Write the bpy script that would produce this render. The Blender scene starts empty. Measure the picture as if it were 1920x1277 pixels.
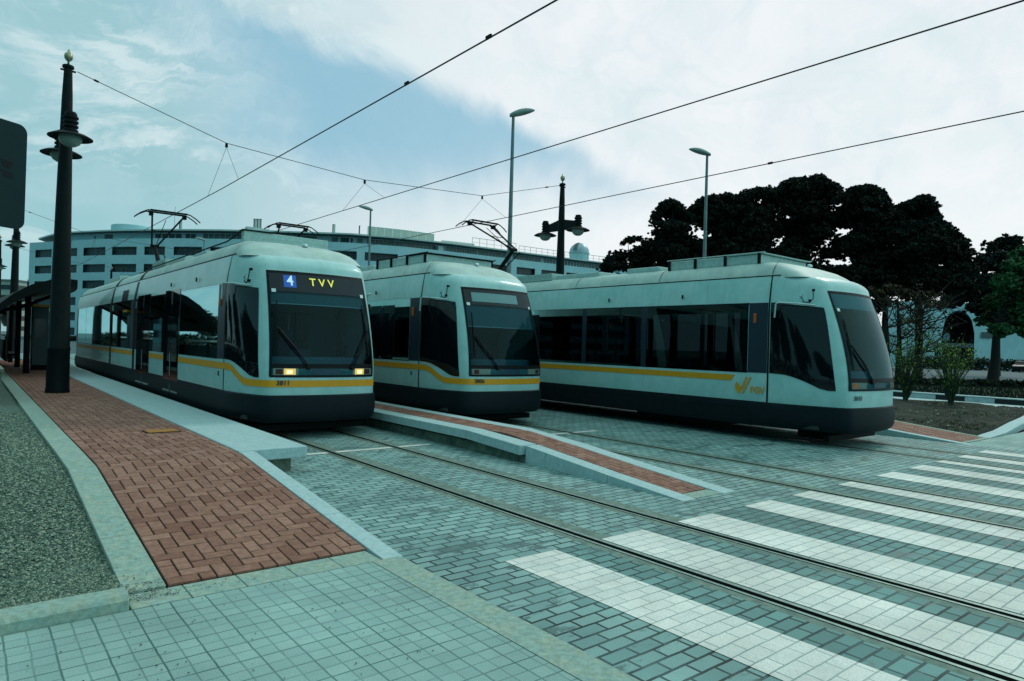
import bpy, bmesh, math, random
import numpy as np
from mathutils import Vector, Matrix, Euler
random.seed(7); rng=np.random.default_rng(7)
R_=math.radians
C=bpy.context.scene.collection
scene=bpy.context.scene

# ------------------------------------------------------------ camera
CAM_H=1.6; FPX=1262.45; YAW,PIT,ROL=R_(39.1598),R_(0.38296),R_(1.66489)
FW=np.array([math.sin(YAW)*math.cos(PIT),math.cos(YAW)*math.cos(PIT),math.sin(PIT)])
RT=np.array([math.cos(YAW),-math.sin(YAW),0.]); UP=np.cross(RT,FW)
RT,UP=math.cos(ROL)*RT+math.sin(ROL)*UP, -math.sin(ROL)*RT+math.cos(ROL)*UP
cd=bpy.data.cameras.new('camera'); cam=bpy.data.objects.new('camera',cd); C.objects.link(cam)
cd.sensor_width=36; cd.lens=FPX/1920*36; cd.clip_start=0.05; cd.clip_end=3000
M=Matrix((( RT[0],UP[0],-FW[0],0),(RT[1],UP[1],-FW[1],0),(RT[2],UP[2],-FW[2],CAM_H),(0,0,0,1)))
cam.matrix_world=M; scene.camera=cam
def ray(px,py): return FW*FPX+RT*(px-960)-UP*(py-638.5)
def atD(px,py,d):                       # survey helper: photo measurement -> place in the world
    r=ray(px,py); return np.array([0,0,CAM_H])+r*d/FPX
def hor(px): return 648.0+0.029*(px-960)

# ------------------------------------------------------------ world, sun, exposure
SUN_EL,SUN_AZ=R_(43),R_(82)             # azimuth from +Y towards +X
sdir=Vector((math.sin(SUN_AZ)*math.cos(SUN_EL),math.cos(SUN_AZ)*math.cos(SUN_EL),math.sin(SUN_EL)))
w=bpy.data.worlds.new('World'); scene.world=w; w.use_nodes=True
nt=w.node_tree; nt.nodes.clear()
class NT:
    def __init__(s,t): s.t=t
    def n(s,ty,**k):
        n=s.t.nodes.new(ty)
        for a,b in k.items(): setattr(n,a,b)
        return n
    def inp(s,sock,v):
        if isinstance(v,bpy.types.NodeSocket): s.t.links.new(v,sock)
        elif v is not None:
            try: sock.default_value=v
            except Exception: sock.default_value=(v,v,v)
    def math(s,op,a,b=None,c=None,clamp=False):
        n=s.n('ShaderNodeMath',operation=op); n.use_clamp=clamp
        s.inp(n.inputs[0],a)
        if b is not None: s.inp(n.inputs[1],b)
        if c is not None: s.inp(n.inputs[2],c)
        return n.outputs[0]
    def vm(s,op,a,b=None,sc=None):
        n=s.n('ShaderNodeVectorMath',operation=op); s.inp(n.inputs[0],a)
        if b is not None: s.inp(n.inputs[1],b)
        if sc is not None: s.inp(n.inputs['Scale'],sc)
        return n.outputs['Value'] if op in('DOT_PRODUCT','LENGTH') else n.outputs[0]
    def noise(s,vec,scale,detail=3,rough=.5,dist=0,color=False):
        n=s.n('ShaderNodeTexNoise'); s.inp(n.inputs['Vector'],vec); s.inp(n.inputs['Scale'],scale)
        s.inp(n.inputs['Detail'],detail); s.inp(n.inputs['Roughness'],rough); s.inp(n.inputs['Distortion'],dist)
        return n.outputs['Color'] if color else n.outputs['Fac']
    def mix(s,f,a,b,mode='MIX'):
        n=s.n('ShaderNodeMix',data_type='RGBA',blend_type=mode)
        s.inp(n.inputs[0],f); s.inp(n.inputs[6],a); s.inp(n.inputs[7],b); return n.outputs[2]
    def ss(s,x,a,b,lo=0.,hi=1.):
        n=s.n('ShaderNodeMapRange',interpolation_type='SMOOTHSTEP'); s.inp(n.inputs[0],x)
        s.inp(n.inputs[1],a); s.inp(n.inputs[2],b); s.inp(n.inputs[3],lo); s.inp(n.inputs[4],hi); return n.outputs[0]
def c4(c): return (c[0],c[1],c[2],1)
W=NT(nt)
tc=W.n('ShaderNodeTexCoord').outputs['Generated']
d=W.vm('NORMALIZE',tc)
sk=W.n('ShaderNodeTexSky',sky_type='NISHITA'); sk.sun_disc=False
sk.sun_elevation=SUN_EL; sk.sun_rotation=SUN_AZ; sk.air_density=1.0; sk.dust_density=2.0; sk.ozone_density=1.5
def pdir(px,py):
    r=ray(px,py); return r/np.linalg.norm(r)
nz=W.vm('SUBTRACT',W.noise(d,3.2,7,.6,.7,color=True),(.5,.5,.5))
dd=W.vm('ADD',d,W.vm('SCALE',nz,sc=.20))
def halfspace(pa,pb,pin,lo,hi,src):
    n=np.cross(pdir(*pa),pdir(*pb)); n/=np.linalg.norm(n)
    if np.dot(n,pdir(*pin))<0: n=-n
    return W.ss(W.vm('DOT_PRODUCT',src,tuple(n)),lo,hi)
g1=halfspace((545,0),(1215,330),(700,250),-.004,.045,dd)
dd2=W.vm('ADD',dd,W.vm('SCALE',W.vm('SUBTRACT',W.noise(d,1.8,5,.6,.5,color=True),(.5,.5,.5)),sc=.5))
g2=halfspace((330,-60),(470,420),(700,200),-.06,.16,dd2)
g3=halfspace((380,385),(1350,385),(800,200),-.045,.10,dd)
blue=W.math('MULTIPLY',W.math('MULTIPLY',g1,g2),g3)
# second thin blue area in the upper left
zen=W.ss(W.vm('DOT_PRODUCT',d,(0,0,1)),.50,.92)
glow=W.ss(W.vm('DOT_PRODUCT',d,tuple(pdir(1500,200))),.62,.97)
stre=W.n('ShaderNodeMapping'); W.inp(stre.inputs['Vector'],dd); stre.inputs['Scale'].default_value=(1.2,2.0,5.0); stre.inputs['Rotation'].default_value=(.25,.1,.6)
wisp=W.ss(W.noise(stre.outputs[0],2.6,8,.66,.9),.46,.66)
fine=W.ss(W.noise(dd,9.0,6,.6,.8),.35,.75)
cl=W.mix(glow,c4((2.5,4.45,4.9)),c4((6.8,7.15,7.4)))
cl=W.mix(W.math('MULTIPLY',wisp,.72),cl,c4((5.9,6.8,7.0)))
cl=W.mix(W.math('MULTIPLY',fine,.34),cl,c4((4.0,5.6,6.0)))
# bright haze just above the horizon on the right
el=W.vm('DOT_PRODUCT',d,(0,0,1))
hz=W.math('MULTIPLY',W.math('SUBTRACT',1.0,W.ss(el,.02,.30)),W.ss(W.vm('DOT_PRODUCT',d,tuple(pdir(1780,470))),.72,1.0))
cl=W.mix(W.math('MULTIPLY',hz,.8),cl,c4((7.9,8.1,8.1)))
hz2=W.math('SUBTRACT',1.0,W.ss(el,.03,.22))
rside=W.math('MULTIPLY',W.ss(W.vm('DOT_PRODUCT',d,tuple(RT)),-.62,.0),W.ss(W.vm('DOT_PRODUCT',d,tuple(FW)),.45,.75))
cl=W.mix(W.math('MULTIPLY',hz2,.6),cl,W.mix(rside,c4((2.6,4.9,5.1)),c4((6.0,6.6,6.7))))
bl=W.mix(.12,c4((2.0,4.1,5.2)),sk.outputs[0])
bl=W.mix(W.math('MULTIPLY',fine,.25),bl,c4((3.4,5.2,5.9)))
sky=W.mix(W.math('MULTIPLY',blue,.9),cl,bl)
back=W.ss(W.vm('DOT_PRODUCT',d,tuple(FW)),.60,.0)
west=W.ss(W.vm('DOT_PRODUCT',d,(-1,0,0)),-.25,.55)
sky=W.mix(W.math('MULTIPLY',back,.9),sky,W.mix(west,c4((6.2,9.4,9.4)),c4((.9,3.0,3.4))))
sky=W.mix(zen,sky,c4((5.3,7.6,7.3)))
bg=W.n('ShaderNodeBackground'); W.inp(bg.inputs[0],sky); bg.inputs[1].default_value=.1
ow=W.n('ShaderNodeOutputWorld'); nt.links.new(bg.outputs[0],ow.inputs[0])
sl=bpy.data.lights.new('sun','SUN'); so=bpy.data.objects.new('sun',sl); C.objects.link(so)
sl.energy=.7; sl.angle=R_(14); sl.color=(1,.97,.90)
so.rotation_euler=sdir.to_track_quat('Z','Y').to_euler(); so.location=(40,0,40)
vs=scene.view_settings; vs.view_transform='Standard'; vs.look='None'; vs.exposure=.35; vs.gamma=1; vs.use_curve_mapping=False

# ------------------------------------------------------------ materials
MT={}
def mat(name,col,rough=.6,metal=0,var=.0,vscale=2.,bump=0,bscale=40.,spec=.3,col2=None,emit=None,es=0,coat=0,attr=False):
    if name in MT: return MT[name]
    m=bpy.data.materials.new(name); m.use_nodes=True; t=m.node_tree; t.nodes.clear(); N=NT(t)
    b=N.n('ShaderNodeBsdfPrincipled'); o=N.n('ShaderNodeOutputMaterial'); t.links.new(b.outputs[0],o.inputs[0])
    b.inputs['Roughness'].default_value=rough; b.inputs['Metallic'].default_value=metal
    b.inputs['Specular IOR Level'].default_value=spec; b.inputs['Coat Weight'].default_value=coat
    pos=N.n('ShaderNodeTexCoord').outputs['Object']
    colr=c4(col)
    if attr:
        a=N.n('ShaderNodeAttribute'); a.attribute_name='tint'
        colr=N.mix(a.outputs['Fac'],c4(col),c4(col2))
    if var>0:
        f=N.noise(pos,vscale,6,.6)
        if col2 is not None and not attr: colr=N.mix(N.ss(f,.35,.65),c4(col),c4(col2))
        k=N.ss(N.noise(pos,vscale*2.7,5,.65),.25,.75,1-var,1+var)
        colr=N.mix(1.0,colr,N.vm('SCALE',(1,1,1),sc=k),'MULTIPLY')
    N.inp(b.inputs['Base Color'],colr)
    if bump>0:
        bp=N.n('ShaderNodeBump'); bp.inputs['Strength'].default_value=bump; bp.inputs['Distance'].default_value=.01
        N.inp(bp.inputs['Height'],N.noise(pos,bscale,4,.6)); t.links.new(bp.outputs[0],b.inputs['Normal'])
    if emit: b.inputs['Emission Color'].default_value=c4(emit); b.inputs['Emission Strength'].default_value=es
    MT[name]=m; return m
def paving_nodes(name,c1,c2,mort,bw,rh,mw,off,stain,stainc,rough=.75,offx=0,grid2=None,wear=None,wet=True,bumpd=.005,rot=0,fine=.24):
    m=bpy.data.materials.new(name); m.use_nodes=True; t=m.node_tree; t.nodes.clear(); N=NT(t)
    b=N.n('ShaderNodeBsdfPrincipled'); o=N.n('ShaderNodeOutputMaterial'); t.links.new(b.outputs[0],o.inputs[0])
    g=N.n('ShaderNodeNewGeometry').outputs['Position']
    wob=N.vm('SCALE',N.vm('SUBTRACT',N.noise(g,3.0,3,.6,color=True),(.5,.5,.5)),sc=.018)
    v=N.vm('ADD',N.vm('ADD',g,wob),(offx+50,50.0,0))
    def brick(a,bb,mm,bw,rh,mw,off):
        n=N.n('ShaderNodeTexBrick'); n.offset=off; n.squash=1
        N.inp(n.inputs['Vector'],v); n.inputs['Color1'].default_value=c4(a); n.inputs['Color2'].default_value=c4(bb); n.inputs['Mortar'].default_value=c4(mm)
        n.inputs['Scale'].default_value=1; n.inputs['Mortar Size'].default_value=mw; n.inputs['Mortar Smooth'].default_value=.08; n.inputs['Bias'].default_value=0
        n.inputs['Brick Width'].default_value=bw; n.inputs['Row Height'].default_value=rh; return n
    br=brick(c1,c2,mort,bw,rh,mw,off)
    col=br.outputs['Color']; fac=br.outputs['Fac']
    if grid2:
        b2=brick((1,1,1),(.9,.92,.92),tuple(x/max(c1[1],.01)*.8 for x in mort),grid2[0],grid2[1],mw*1.2,0)
        col=N.mix(.9,col,b2.outputs['Color'],'MULTIPLY'); fac=N.math('MAXIMUM',fac,b2.outputs['Fac'])
    # joints vary in darkness; grain; stains
    jv=N.ss(N.noise(g,1.7,4,.6),.35,.7)
    plain=c4([(a+bb)/2 for a,bb in zip(c1,c2)])
    col=N.mix(N.math('MULTIPLY',N.math('MULTIPLY',fac,jv),.38),col,plain)
    grain=N.ss(N.noise(g,140,3,.7),.2,.8,1-fine,1+fine)
    big=N.ss(N.noise(g,.9,5,.6),.25,.75,.80,1.18)
    col=N.mix(1.0,col,N.vm('SCALE',(1,1,1),sc=N.math('MULTIPLY',grain,big)),'MULTIPLY')
    sc=N.n('ShaderNodeMapping'); N.inp(sc.inputs['Vector'],g); sc.inputs['Scale'].default_value=(1.6,3.4,1)
    st=N.ss(N.noise(sc.outputs[0],1.0,7,.75,.3),.54,.60)
    col=N.mix(N.math('MULTIPLY',st,stain),col,c4(stainc))
    if wear is not None:
        wn=N.ss(N.noise(g,22,6,.75),.60,.72); wn2=N.ss(N.noise(g,2.5,4,.6),.45,.7)
        col=N.mix(N.math('MULTIPLY',N.math('MULTIPLY',wn,wn2),.7),col,c4(wear))
    N.inp(b.inputs['Base Color'],col)
    N.inp(b.inputs['Roughness'],N.math('SUBTRACT',rough,N.math('MULTIPLY',st,.25)))
    b.inputs['Specular IOR Level'].default_value=.4
    bp=N.n('ShaderNodeBump'); bp.inputs['Strength'].default_value=1; bp.inputs['Distance'].default_value=bumpd
    h=N.math('SUBTRACT',N.math('MULTIPLY',N.noise(g,60,4,.6),.35),fac); N.inp(bp.inputs['Height'],h); t.links.new(bp.outputs[0],b.inputs['Normal'])
    MT[name]=m; return m
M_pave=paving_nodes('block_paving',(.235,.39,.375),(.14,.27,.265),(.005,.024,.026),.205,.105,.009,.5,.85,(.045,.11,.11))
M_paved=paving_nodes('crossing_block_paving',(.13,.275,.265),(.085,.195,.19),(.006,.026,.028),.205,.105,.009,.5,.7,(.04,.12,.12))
M_white=paving_nodes('worn_white_paint',(.70,.70,.66),(.60,.62,.59),(.24,.33,.32),.205,.105,.0045,.5,.12,(.42,.50,.48),wear=(.20,.33,.33),bumpd=.003)
M_tile=paving_nodes('pavement_tile',(.265,.41,.38),(.225,.36,.34),(.13,.235,.23),.1,.1,.004,0,.25,(.17,.30,.30),grid2=(.2,.2),bumpd=.004,rough=.8)
M_conc=mat('concrete_border',(.28,.36,.295),.85,var=.24,vscale=9,bump=.4,bscale=60,col2=(.225,.345,.315))
M_granite=mat('granite_kerb',(.38,.52,.53),.7,var=.12,vscale=14,bump=.25,bscale=120,col2=(.32,.46,.48))
M_grface=mat('granite_dark',(.20,.31,.34),.8,var=.2,vscale=6,bump=.3)
M_wallc=mat('platform_concrete',(.10,.14,.11),.9,var=.4,vscale=3,bump=.5,col2=(.17,.21,.16))
M_brick=mat('red_paver',(.19,.082,.058),.8,var=.25,vscale=9,bump=.35,bscale=90,col2=(.30,.155,.115),attr=True)
M_joint=mat('joint_sand',(.016,.012,.008),.95,var=.3,vscale=20)
M_asph=mat('asphalt',(.11,.17,.18),.9,var=.15,vscale=1.2,bump=.3)
M_gravel=mat('gravel_bed',(.05,.09,.075),.95,var=.35,vscale=30,bump=1,bscale=55,col2=(.15,.21,.17))
M_soil=mat('soil',(.006,.012,.008),1,var=.6,vscale=1.1,bump=1,bscale=12,col2=(.022,.030,.018))
M_lawn=mat('dark_verge',(.012,.03,.016),1,var=.5,vscale=1.2,bump=1,bscale=8,col2=(.03,.05,.02))
M_path=mat('pale_road',(.05,.095,.105),.8,var=.2,vscale=.5)
M_body=mat('tram_cream_paint',(.37,.60,.60),.38,var=.07,vscale=1.6,coat=.25,col2=(.30,.56,.55))
M_roof=mat('tram_roof_paint',(.42,.56,.52),.5,var=.12,vscale=1.3,col2=(.35,.49,.47))
M_skirt=mat('tram_skirt_paint',(.003,.009,.014),.55,var=.2,vscale=3,spec=.12)
M_panel=mat('tram_blue_grey_panel',(.012,.026,.042),.35,var=.1)
M_yel=mat('tram_yellow',(.62,.29,.015),.45,var=.08,vscale=4)
M_glass=mat('dark_glass',(.002,.005,.007),.035,spec=.42)
M_wind=mat('windscreen_glass',(.003,.014,.022),.05,spec=.25)
M_wind3=mat('windscreen_glass_clear',(.004,.014,.016),.09,spec=.7)
M_black=mat('black_rubber',(.004,.006,.008),.5,spec=.15)
def seeglass(name,tint):
    m=bpy.data.materials.new(name); m.use_nodes=True; t=m.node_tree; t.nodes.clear(); N=NT(t)
    tr=N.n('ShaderNodeBsdfTransparent'); tr.inputs[0].default_value=c4(tint); gl=N.n('ShaderNodeBsdfGlossy'); gl.inputs['Roughness'].default_value=.02; gl.inputs['Color'].default_value=(.45,.68,.70,1)
    fr=N.n('ShaderNodeFresnel'); fr.inputs[0].default_value=1.32; mx=N.n('ShaderNodeMixShader'); o=N.n('ShaderNodeOutputMaterial')
    t.links.new(fr.outputs[0],mx.inputs[0]); t.links.new(tr.outputs[0],mx.inputs[1]); t.links.new(gl.outputs[0],mx.inputs[2]); t.links.new(mx.outputs[0],o.inputs[0]); MT[name]=m; return m
M_see=seeglass('tinted_side_glass',(.07,.11,.12)); M_seew=seeglass('windscreen_see_through',(.30,.46,.52))
M_int=mat('interior_lining',(.16,.22,.22),.7); M_seat=mat('seat_fabric',(.02,.06,.12),.8); M_pole=mat('grab_pole_steel',(.35,.40,.38),.3,metal=.7); M_floor=mat('interior_floor',(.03,.04,.04),.8); M_desk=mat('driver_desk',(.16,.30,.36),.6)
M_blind=mat('sun_blind',(.14,.30,.32),.25,var=.08,vscale=8)
M_dash=mat('dashboard',(.012,.05,.08),.3,var=.2,vscale=6)
M_disp=mat('display_housing',(.004,.012,.02),.12)
M_dispw=mat('blank_display',(.13,.27,.28),.3,var=.05)
M_blue=mat('route_blue',(.015,.09,.36),.3,emit=(.02,.1,.5),es=.25)
M_wtxt=mat('route_number_white',(.6,.75,.8),.4,emit=(.6,.8,.85),es=.25)
M_ytxt=mat('destination_yellow',(.6,.6,.1),.4,emit=(.62,.60,.10),es=.5)
M_btxt=mat('black_lettering',(.02,.03,.03),.5)
M_lit=mat('lit_headlight',(.9,.6,.2),.2,emit=(.7,.42,.10),es=.5)
M_lit2=mat('lit_headlight_core',(1,.9,.5),.2,emit=(1,.78,.32),es=1.0)
M_lens=mat('grey_lens',(.15,.22,.20),.15,var=.3,vscale=25,metal=.3)
M_redl=mat('dark_red_lens',(.05,.012,.01),.2)
M_amb=mat('amber_lens',(.40,.10,.02),.25)
M_steel=mat('roof_steel',(.33,.49,.47),.5,metal=.0,var=.15,vscale=5)
M_silver=mat('silver_trim',(.45,.60,.62),.3,metal=.5)
M_dk=mat('dark_iron',(.004,.007,.007),.6,spec=.1)
M_mast=mat('mast_dark_paint',(.003,.008,.009),.6,spec=.12,var=.2,vscale=3)
M_gold=mat('brass_ball',(.30,.30,.20),.25,metal=.7)
M_globe=mat('opal_globe',(.16,.24,.22),.3)
M_rail=mat('rail_steel',(.28,.40,.36),.32,metal=.5,var=.25,vscale=8)
M_groove=mat('rail_groove',(.008,.010,.008),.8)
M_strip=mat('rail_concrete',(.16,.225,.19),.85,var=.3,vscale=5,bump=.4,col2=(.11,.17,.15))
M_stripw=mat('rail_concrete_white',(.46,.50,.42),.85,var=.25,vscale=6,bump=.3)
M_wire=mat('contact_wire',(.02,.025,.025),.5,metal=.3)
M_galv=mat('galvanised_pole',(.12,.19,.20),.5,metal=.2,var=.2)
M_lamp=mat('lamp_head',(.20,.29,.28),.5)
M_bldg=mat('white_facade',(.34,.56,.61),.85,var=.06,vscale=.5,col2=(.31,.53,.58))
M_bwin=mat('facade_window',(.018,.035,.042),.25,var=.2,vscale=.4)
M_bmul=mat('window_mullion',(.045,.075,.08),.6)
M_bbl=mat('window_blind',(.05,.075,.065),.8,var=.2,vscale=.3)
M_bglz=mat('penthouse_glass',(.075,.13,.13),.25,var=.35,vscale=.25)
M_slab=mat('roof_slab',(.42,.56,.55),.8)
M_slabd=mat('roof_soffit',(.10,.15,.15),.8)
M_rail2=mat('roof_railing',(.20,.28,.27),.6)
M_perg=mat('roof_louvres',(.16,.27,.24),.5,var=.25,vscale=.6)
M_dome=mat('dome_metal',(.28,.40,.44),.4,metal=.4,var=.2,vscale=1)
M_bark=mat('bark',(.014,.016,.014),.95,bump=.8,bscale=10)
M_signm=mat('sign_back',(.007,.024,.028),.7,var=.1,spec=.1)
M_orange=mat('rusty_cover',(.36,.16,.03),.7,var=.25,vscale=20)
M_kblk=mat('kerb_black_paint',(.012,.016,.018),.6)
M_kwht=mat('kerb_white_paint',(.33,.45,.47),.7,var=.15)
M_box=mat('ticket_box_grey',(.055,.095,.105),.6,var=.1)
def grime(m,amt,colr):
    t=m.node_tree; N=NT(t); b=[n for n in t.nodes if n.type=='BSDF_PRINCIPLED'][0]; l=b.inputs['Base Color'].links
    src=l[0].from_socket if l else c4(b.inputs['Base Color'].default_value[:3])
    pos=N.n('ShaderNodeTexCoord').outputs['Object']; mp=N.n('ShaderNodeMapping'); N.inp(mp.inputs['Vector'],pos); mp.inputs['Scale'].default_value=(5,5,.5)
    st=N.ss(N.noise(mp.outputs[0],2.2,6,.7),.48,.78); sp=N.ss(N.noise(pos,38,4,.7),.60,.78)
    z=N.n('ShaderNodeSeparateXYZ'); N.inp(z.inputs[0],pos); low=N.ss(z.outputs[2],1.15,.55,0.,.55)
    f=N.math('MAXIMUM',N.math('MULTIPLY',st,amt),N.math('MULTIPLY',low,N.noise(pos,3.5,5,.7))); f=N.math('MAXIMUM',f,N.math('MULTIPLY',sp,amt*.6))
    N.inp(b.inputs['Base Color'],N.mix(f,src,c4(colr)))
grime(M_body,.30,(.13,.24,.23)); grime(M_roof,.35,(.20,.27,.24)); grime(M_skirt,.18,(.014,.022,.024))
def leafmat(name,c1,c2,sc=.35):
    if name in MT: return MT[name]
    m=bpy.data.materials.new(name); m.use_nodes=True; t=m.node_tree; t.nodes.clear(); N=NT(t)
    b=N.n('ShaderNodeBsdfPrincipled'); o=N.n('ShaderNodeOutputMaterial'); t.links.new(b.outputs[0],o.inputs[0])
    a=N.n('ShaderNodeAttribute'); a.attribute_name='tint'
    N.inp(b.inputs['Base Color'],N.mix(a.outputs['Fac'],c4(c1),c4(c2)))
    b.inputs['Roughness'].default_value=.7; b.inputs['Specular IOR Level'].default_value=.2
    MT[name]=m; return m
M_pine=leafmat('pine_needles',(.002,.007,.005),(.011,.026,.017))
M_green=leafmat('broad_leaves',(.008,.045,.02),(.035,.13,.045))
M_brown=leafmat('brown_leaves',(.018,.018,.010),(.06,.045,.02))
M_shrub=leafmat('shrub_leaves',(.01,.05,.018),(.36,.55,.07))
M_hedge=leafmat('hedge_leaves',(.006,.014,.010),(.015,.03,.015))
M_grass=leafmat('grass_blades',(.006,.016,.008),(.09,.11,.05))

# ------------------------------------------------------------ mesh helpers
class MB:
    def __init__(s): s.v=[]; s.f=[]; s.m=[]; s.t=[]
    def add(s,vs,fs,mi=0,tint=None):
        o=len(s.v); s.v+= [tuple(map(float,x)) for x in vs]; s.f+=[tuple(i+o for i in f) for f in fs]; s.m+=[mi]*len(fs)
        s.t+=[tint if tint is not None else .5]*len(fs); return s
    def box(s,x0,x1,y0,y1,z0,z1,mi=0,tint=None,M=None):
        vs=[(x,y,z) for z in(z0,z1) for y in(y0,y1) for x in(x0,x1)]
        if M is not None: vs=[tuple(M@Vector(v)) for v in vs]
        return s.add(vs,[(0,2,3,1),(4,5,7,6),(0,1,5,4),(2,6,7,3),(0,4,6,2),(1,3,7,5)],mi,tint)
    def grid(s,rows,mi=0,closed=False,flip=False,skip=None):
        n=len(rows[0]); fs=[]
        for i in range(len(rows)-1):
            for j in range(n-1 if not closed else n):
                if skip and skip(i,j): continue
                a,b,c,d=i*n+j,i*n+(j+1)%n,(i+1)*n+(j+1)%n,(i+1)*n+j
                fs.append((a,d,c,b) if flip else (a,b,c,d))
        return s.add([p for r in rows for p in r],fs,mi)
    def tube(s,pts,r,seg=8,mi=0,cap=True):
        pts=[Vector(p) for p in pts]; rs=r if isinstance(r,(list,tuple)) else [r]*len(pts)
        rows=[]; prev=None
        for i,p in enumerate(pts):
            t=(pts[min(i+1,len(pts)-1)]-pts[max(i-1,0)]).normalized()
            u=(prev-t*prev.dot(t)) if prev is not None else t.orthogonal()
            if u.length<1e-6: u=t.orthogonal()
            u.normalize(); prev=u; v=t.cross(u)
            rows.append([tuple(p+(u*math.cos(a)+v*math.sin(a))*rs[i]) for a in [2*math.pi*k/seg for k in range(seg)]])
        s.grid(rows,mi,closed=True)
        if cap:
            s.add(rows[0],[tuple(range(seg))[::-1]],mi); s.add(rows[-1],[tuple(range(seg))],mi)
        return s
    def lathe(s,prof,seg=16,c=(0,0,0),mi=0,M=None):
        rows=[]
        for r,z in prof:
            row=[(c[0]+r*math.cos(2*math.pi*k/seg),c[1]+r*math.sin(2*math.pi*k/seg),c[2]+z) for k in range(seg)]
            if M is not None: row=[tuple(M@Vector(p)) for p in row]
            rows.append(row)
        return s.grid(rows,mi,closed=True)
    def build(s,name,mats,parent=None,smooth=False,bevel=0,tint=False,autos=None):
        me=bpy.data.meshes.new(name); me.from_pydata(s.v,[],s.f)
        if not isinstance(mats,(list,tuple)): mats=[mats]
        for m in mats: me.materials.append(m)
        me.polygons.foreach_set('material_index',s.m)
        if smooth: me.polygons.foreach_set('use_smooth',[True]*len(s.f))
        if tint:
            a=me.attributes.new('tint','FLOAT','FACE'); a.data.foreach_set('value',s.t)
        me.validate(); me.update()
        o=bpy.data.objects.new(name,me); C.objects.link(o)
        if parent is not None: o.parent=parent
        if bevel:
            b=o.modifiers.new('b','BEVEL'); b.width=bevel; b.segments=2; b.limit_method='ANGLE'; b.angle_limit=R_(40)
        if smooth and autos:
            try:
                me.set_sharp_from_angle(angle=R_(autos))
            except Exception: pass
        return o
def tag(o,label=None,cat=None,group=None,kind=None):
    if label: o['label']=label
    if cat: o['category']=cat
    if group: o['group']=group
    if kind: o['kind']=kind
    return o
def struct(o): o['kind']='structure'; return o
def thing(name,label,cat,loc=(0,0,0),group=None,rz=0):
    o=bpy.data.objects.new(name,None); C.objects.link(o); o.location=loc; o.rotation_euler=(0,0,rz); o.empty_display_size=.3
    return tag(o,label,cat,group)
def copy_tree(o,parent=None):
    c=o.copy(); C.objects.link(c); c.parent=parent
    for ch in list(o.children): copy_tree(ch,c)
    return c
def text_obj(name,txt,size,m,parent,loc,rot,ext=.002,xs=1.0,bold=0,align='CENTER'):
    cu=bpy.data.curves.new(name,'FONT'); cu.body=txt; cu.size=size; cu.extrude=ext; cu.align_x=align; cu.align_y='CENTER'; cu.offset=bold; cu.resolution_u=3
    t=bpy.data.objects.new(name,cu); C.objects.link(t)
    dg=bpy.context.evaluated_depsgraph_get(); me=bpy.data.meshes.new_from_object(t.evaluated_get(dg)); bpy.data.objects.remove(t)
    me.materials.clear(); me.materials.append(m)
    o=bpy.data.objects.new(name,me); C.objects.link(o); o.parent=parent; o.location=loc; o.rotation_euler=rot; o.scale=(xs,1,1); return o
def ramp(y): return .31*min(1,max(0,(y-4.45)/3.2))

# ============================================================ SETTING: ground
g=MB().add([(-1500,-1500,-.12),(1500,-1500,-.12),(1500,1500,-.12),(-1500,1500,-.12)],[(0,1,2,3)])
struct(g.build('ground',M_asph))
def sheet(name,x0,x1,y0,y1,z,m):
    return struct(MB().add([(x0,y0,z),(x1,y0,z),(x1,y1,z),(x0,y1,z)],[(0,1,2,3)]).build(name,m))
RAILS=[4.10,5.12,7.77,8.80,11.94,12.95]
TRK=[4.61,8.285,12.445]
edges=[2.57]
for c in RAILS: edges+= [c-.145,c+.195]
edges.append(14.45)
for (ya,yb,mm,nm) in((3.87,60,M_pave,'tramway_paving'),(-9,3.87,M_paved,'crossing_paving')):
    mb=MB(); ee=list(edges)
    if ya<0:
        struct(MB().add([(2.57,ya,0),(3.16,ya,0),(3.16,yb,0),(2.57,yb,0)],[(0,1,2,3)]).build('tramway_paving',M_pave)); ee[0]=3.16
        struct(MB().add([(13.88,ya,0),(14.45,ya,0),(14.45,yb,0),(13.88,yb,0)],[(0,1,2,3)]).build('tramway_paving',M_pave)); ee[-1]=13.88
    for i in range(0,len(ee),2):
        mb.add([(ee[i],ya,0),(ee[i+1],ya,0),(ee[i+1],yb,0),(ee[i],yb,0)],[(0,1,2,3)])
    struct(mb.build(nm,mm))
for ti in range(3):
    mb=MB()
    for c in RAILS[2*ti:2*ti+2]:
        def seg(xa,xb,za,zb,mi): mb.add([(c+xa,-9,za),(c+xb,-9,zb),(c+xb,60,zb),(c+xa,60,za)],[(0,1,2,3)],mi)
        seg(-.145,-.072,0,0,2)
        seg(-.072,-.072,0,-.03,1); seg(-.072,-.062,-.03,-.03,1); seg(-.062,-.062,-.03,.002,1)
        seg(-.062,-.034,.002,.002,0); seg(-.034,-.030,.002,-.04,1); seg(-.030,.016,-.04,-.04,1); seg(.016,.018,-.04,.004,1)
        seg(.018,.052,.004,.004,0); seg(.052,.052,.004,-.02,1); seg(.052,.060,-.02,-.02,1); seg(.060,.060,-.02,0,1)
        seg(.060,.195,0,0,3)
    struct(mb.build('tram_rails',[M_rail,M_groove,M_strip,M_strip]))
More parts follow.
